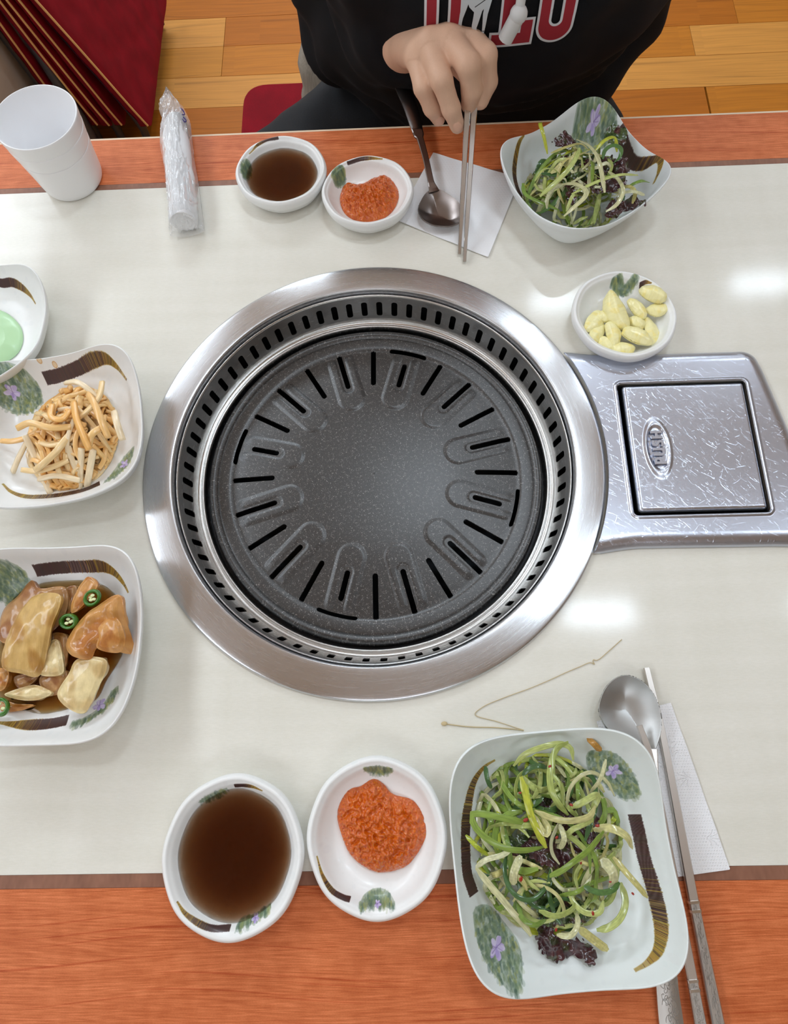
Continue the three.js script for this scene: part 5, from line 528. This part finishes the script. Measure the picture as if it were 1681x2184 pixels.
  const face = (x, y, z) => { const [a, b, c] = toHead(x, y, z); let d = (Math.hypot(a / 0.072, (b - 0.02) / 0.098, c / 0.092) - 1) * 0.075; d = smin(d, (Math.hypot(a / 0.052, (b + 0.062) / 0.055, (c - 0.03) / 0.058) - 1) * 0.05, 0.02); d = smin(d, cap(a, b, c, [0, 0.012, 0.088], [0, -0.026, 0.103], 0.008, 0.012), 0.012); for (const s of [-1, 1]) { d = Math.max(d, -(Math.hypot((a - s * 0.03) / 0.016, (b - 0.004) / 0.010, (c - 0.093) / 0.012) - 1) * 0.01); d = smin(d, (Math.hypot((a - s * 0.074) / 0.010, (b + 0.004) / 0.03, (c + 0.005) / 0.017) - 1) * 0.01, 0.006); } d = smin(d, (Math.hypot(a / 0.022, (b + 0.055) / 0.006, (c - 0.086) / 0.008) - 1) * 0.006, 0.004); return smin(d, cap(x, y, z, neck[0], [0.12, 0.36, -0.455], 0.053, 0.052), 0.02); };
  const head = nets([0.03, 0.28, -0.58], [0.21, 0.56, -0.3], 0.0045, face);
  const skinTex = dataTex(256, 256, (u, v) => { const k = 6 * fbm2(u * 6, v * 6, 4) + 3 * n2(u * 90, v * 90); return [226 + k, 184 + k, 156 + k]; });
  M.skin = phys({ map: skinTex, roughness: 0.55, sheen: 0.2, sheenColor: new THREE.Color(0.6, 0.35, 0.25) });
  part('body', rel(mergeGeometries([body, head, right, left])), M.skin, P);
  const nail = phys({ color: 0xe6b69c, roughness: 0.3 });
  for (const [f, k] of [[0, 0.006], [1, 0.0066], [2, 0.0068], [3, 0.0066]]) { const [, , A, B] = HAND.fingers[f], a = V(...A), b = V(...B), d = b.clone().sub(a).normalize(), toCam = V(0.029, 0.479, 0.192).sub(b).normalize(), up = toCam.addScaledVector(d, -toCam.dot(d)).normalize(), g = new THREE.SphereGeometry(1, 16, 10); g.scale(0.0038, 0.0010, 0.0048); const m = new THREE.Matrix4().makeBasis(d.clone().cross(up).negate(), up, d); g.applyMatrix4(m); const c = b.clone().addScaledVector(up, k - 0.0002).addScaledVector(d, -0.0035); g.translate(c.x, c.y, c.z); if (f < 2) part('fingernail', rel(g), nail, P); }
  const eyeW = phys({ color: 0xf2efea, roughness: 0.2 }), eyeD = phys({ color: 0x1c120c, roughness: 0.15 }), fromHead = (a, b, c) => [hc.x + a, hc.y + b * Math.cos(tilt) - c * Math.sin(tilt), hc.z + b * Math.sin(tilt) + c * Math.cos(tilt)];
  for (const s of [-1, 1]) { const e = part('eye', rel(new THREE.SphereGeometry(0.011, 20, 14).translate(...fromHead(s * 0.03, 0.003, 0.0755))), eyeW, P); part('iris', rel(new THREE.SphereGeometry(0.006, 14, 10).translate(...fromHead(s * 0.03, 0.001, 0.081))), eyeD, e); }
  part('hair', rel(nets([0.01, 0.3, -0.62], [0.23, 0.58, -0.33], 0.006, (x, y, z) => { const [a, b, c] = toHead(x, y, z); const sh = (Math.hypot(a / 0.084, (b - 0.02) / 0.112, (c + 0.01) / 0.104) - 1) * 0.085 + 0.0008 * Math.sin(a * 500 + b * 60); return Math.max(sh, c - 0.05 - 0.5 * (b - 0.06), -(b + 0.1)); })), std({ color: 0x15100d, roughness: 0.5 }), P);
  // clothing
  const cloth = dataTex(512, 512, (u, v) => { const k = 26 * n2(u * 180, v * 180) + 18 * fbm2(u * 8, v * 8, 3); return 214 + k; });
  const fold = (x, y, z) => 0.0045 * Math.sin((y * 1.0 + z * 0.9 + 0.06 * n3(x * 6, y * 6, z * 6)) * 62 + 3 * n3(x * 5, y * 5, z * 5)) * smooth(0.15, -0.1, y) * 0.7 + 0.007 * n3(x * 11, y * 11, z * 11);
  const hoodF = (x, y, z) => { const w = HAND.wrist, e = armR[2], ax = V(w[0] - e[0], w[1] - e[1], w[2] - e[2]).normalize(), al = (x - w[0]) * ax.x + (y - w[1]) * ax.y + (z - w[2]) * ax.z, tip = [w[0] + ax.x * 0.014, w[1] + ax.y * 0.014, w[2] + ax.z * 0.014]; let s = smin(arm(x, y, z, armR, 0.016), cap(x, y, z, e, tip, 0.0365, 0.0345), 0.012); if (Math.hypot(x - w[0], y - w[1], z - w[2]) < 0.09) s = Math.max(s, al - 0.008); let d = smin(trunk(x, y, z, 0.022), arm(x, y, z, armL, 0.016), 0.022); d = smin(d, s, 0.016); d = smin(d, (Math.hypot((x - 0.12) / 0.11, (y - 0.235) / 0.045, (z + 0.52) / 0.09) - 1) * 0.045, 0.03); d = Math.max(d + fold(x, y, z), -cap(x, y, z, [0.12, 0.24, -0.5], [0.12, 0.36, -0.44], 0.055, 0.075), -0.2 - y); return d; };
  const hoodie = nets([-0.16, -0.22, -0.76], [0.41, 0.31, -0.27], 0.006, hoodF, (x, y, z) => [x * 3.2, (y + z * 0.5) * 3.2]);
  M.hoodie = phys({ color: 0x131419, map: cloth, roughness: 0.9, specularIntensity: 0.5, sheen: 0.2, sheenColor: new THREE.Color(0.12, 0.12, 0.14), sheenRoughness: 0.6 });
  part('hoodie', rel(hoodie), M.hoodie, P, 'black hooded sweatshirt');
  part('trousers', rel(nets([-0.32, -0.69, -0.76], [0.46, -0.05, -0.18], 0.009, (x, y, z) => Math.max(legs(x, y, z, 0.008) + 0.003 * n3(x * 16, y * 16, z * 16), -0.64 - y, y + 0.11), (x, y, z) => [x * 3, z * 3])), std({ color: 0x26272b, map: cloth, roughness: 0.92 }), P, 'charcoal black trousers');
  part('shirt_hem', rel(nets([-0.16, -0.27, -0.72], [0.2, -0.06, -0.5], 0.006, (x, y, z) => Math.max(smin(cap(x, y, z, [0.06, -0.14, -0.62], [-0.04, -0.17, -0.645], 0.085, 0.06), cap(x, y, z, [-0.04, -0.17, -0.645], [-0.078, -0.225, -0.635], 0.05, 0.03), 0.03) + 0.003 * n3(x * 24, y * 24, z * 24), -0.272 - y), (x, y, z) => [x * 3, z * 3])), std({ color: 0xaaa294, map: cloth, roughness: 0.95 }), P, 'grey beige shirt hem showing under the hoodie');
  for (const [, , a] of thighs) { const g = nets([a[0] - 0.08, FLOOR, a[2] - 0.1], [a[0] + 0.08, FLOOR + 0.14, a[2] + 0.22], 0.007, (x, y, z) => Math.max(smin(cap(x, y, z, [a[0], FLOOR + 0.05, a[2] - 0.03], [a[0], FLOOR + 0.035, a[2] + 0.14], 0.045, 0.042), cap(x, y, z, [a[0], FLOOR + 0.05, a[2]], [a[0], FLOOR + 0.11, a[2]], 0.045, 0.045), 0.03), FLOOR + 0.008 - y)); part('shoe', rel(g), std({ color: 0x1b1b1d, roughness: 0.6 }), P); }
  // print on the chest: a sheet 1 mm off the cloth
  const hit = (x, y, dir = [0, -0.35, -0.94], z0 = -0.2) => { let t = 0; for (let i = 0; i < 80; i++) { const q = [x + dir[0] * t, y + dir[1] * t, z0 + dir[2] * t], d = hoodF(...q); if (d < 0.0004) break; t += Math.max(d * 0.7, 0.0004); } return [x + dir[0] * t, y + dir[1] * t, z0 + dir[2] * t]; };
  const PX0 = 0.019, PX1 = 0.178, PY0 = 0.1025, PY1 = 0.2385;
  const pt = canvasTex(1150, 1000, (g, w, h) => {
    g.clearRect(0, 0, w, h); const glyph = (f) => { g.lineJoin = 'round'; g.strokeStyle = '#d8d8dc'; g.fillStyle = '#a01f2c'; f(); };
    const O = (x, y, a, b) => glyph(() => { for (const [r, c] of [[14, '#d8d8dc'], [0, '#9c1f2d']]) { g.fillStyle = c; g.beginPath(); g.roundRect(x - a - r, y - b - r, 2 * (a + r), 2 * (b + r), a + r); g.roundRect(x - a * 0.42 + r, y - b * 0.62 + r, 2 * (a * 0.42 - r), 2 * (b * 0.62 - r), Math.max(4, a * 0.42 - r)); g.fill('evenodd'); } });
    O(330, 560, 92, 230); O(970, 560, 92, 230);
    for (const [r, c] of [[14, '#d8d8dc'], [0, '#9c1f2d']]) { g.fillStyle = c; g.beginPath(); g.rect(660 - r, 330 - r, 66 + 2 * r, 440 + 2 * r); g.rect(610 - r, 725 - r, 230 + 2 * r, 66 + 2 * r); g.rect(775 - r, 655 - r, 65 + 2 * r, 110 + 2 * r); g.fill(); }
    // horse legs
    g.fillStyle = '#cfd6dc'; for (const q of [[[440, 380], [560, 360], [600, 420], [560, 560], [520, 610], [470, 560], [430, 460]], [[432, 500], [470, 520], [440, 620], [428, 700], [424, 790], [410, 790], [414, 690], [420, 600]], [[500, 560], [545, 570], [520, 680], [530, 740], [505, 810], [492, 800], [505, 740], [492, 670]], [[556, 520], [590, 440], [610, 440], [575, 600], [566, 700], [550, 840], [538, 880], [530, 870], [545, 790], [552, 690], [548, 600]]]) { g.beginPath(); q.forEach(([x, y], i) => (i ? g.lineTo(x, y) : g.moveTo(x, y))); g.closePath(); g.fill(); }
    g.strokeStyle = '#17181c'; g.lineWidth = 4; for (const [a, b, c, d] of [[415, 690, 436, 690], [495, 700, 528, 700], [545, 700, 568, 700], [500, 560, 560, 520], [505, 770, 520, 775]]) { g.beginPath(); g.moveTo(a, b); g.lineTo(c, d); g.stroke(); }
  });
  const patch = cutSheet({ nu: 90, nv: 80, thick: 0.0002, P: (u, v) => { const q = hit(lerp(PX0, PX1, u), lerp(PY0, PY1, v)); return [q[0], q[1] + 0.0004, q[2] + 0.001]; }, uv: (u, v) => [u, v] });
  part('chest_print', rel(patch), std({ map: pt, transparent: true, roughness: 0.8 }), P, 'red letters with white outline and a horse print');
  const cord = std({ color: 0xdcdcdc, roughness: 0.9 }), at = (x, y, k) => { const q = hit(x, y); return [q[0], q[1] + k * 0.4, q[2] + k]; };
  const kq = at(0.1215, 0.157, 0.008), up = (f) => { const y = lerp(kq[1], 0.262, f), q = hit(lerp(kq[0], 0.132, f), y, [0, 0, -1], -0.1); return [q[0], y, q[2] + 0.004]; };
  const c1 = part('drawstring', rel(tube([up(1), up(0.75), up(0.5), up(0.25), kq], 0.0036, 30, 10)), cord, P);
  const tq = at(0.114, 0.138, 0.006); part('knot', rel(new THREE.SphereGeometry(0.0068, 18, 14).translate(...kq)), cord, c1); part('cord_end', rel(tube([kq, [(kq[0] + tq[0]) / 2, (kq[1] + tq[1]) / 2, (kq[2] + tq[2]) / 2], tq], 0.006, 12, 12)), cord, c1);
}
renderer.render(scene, camera);
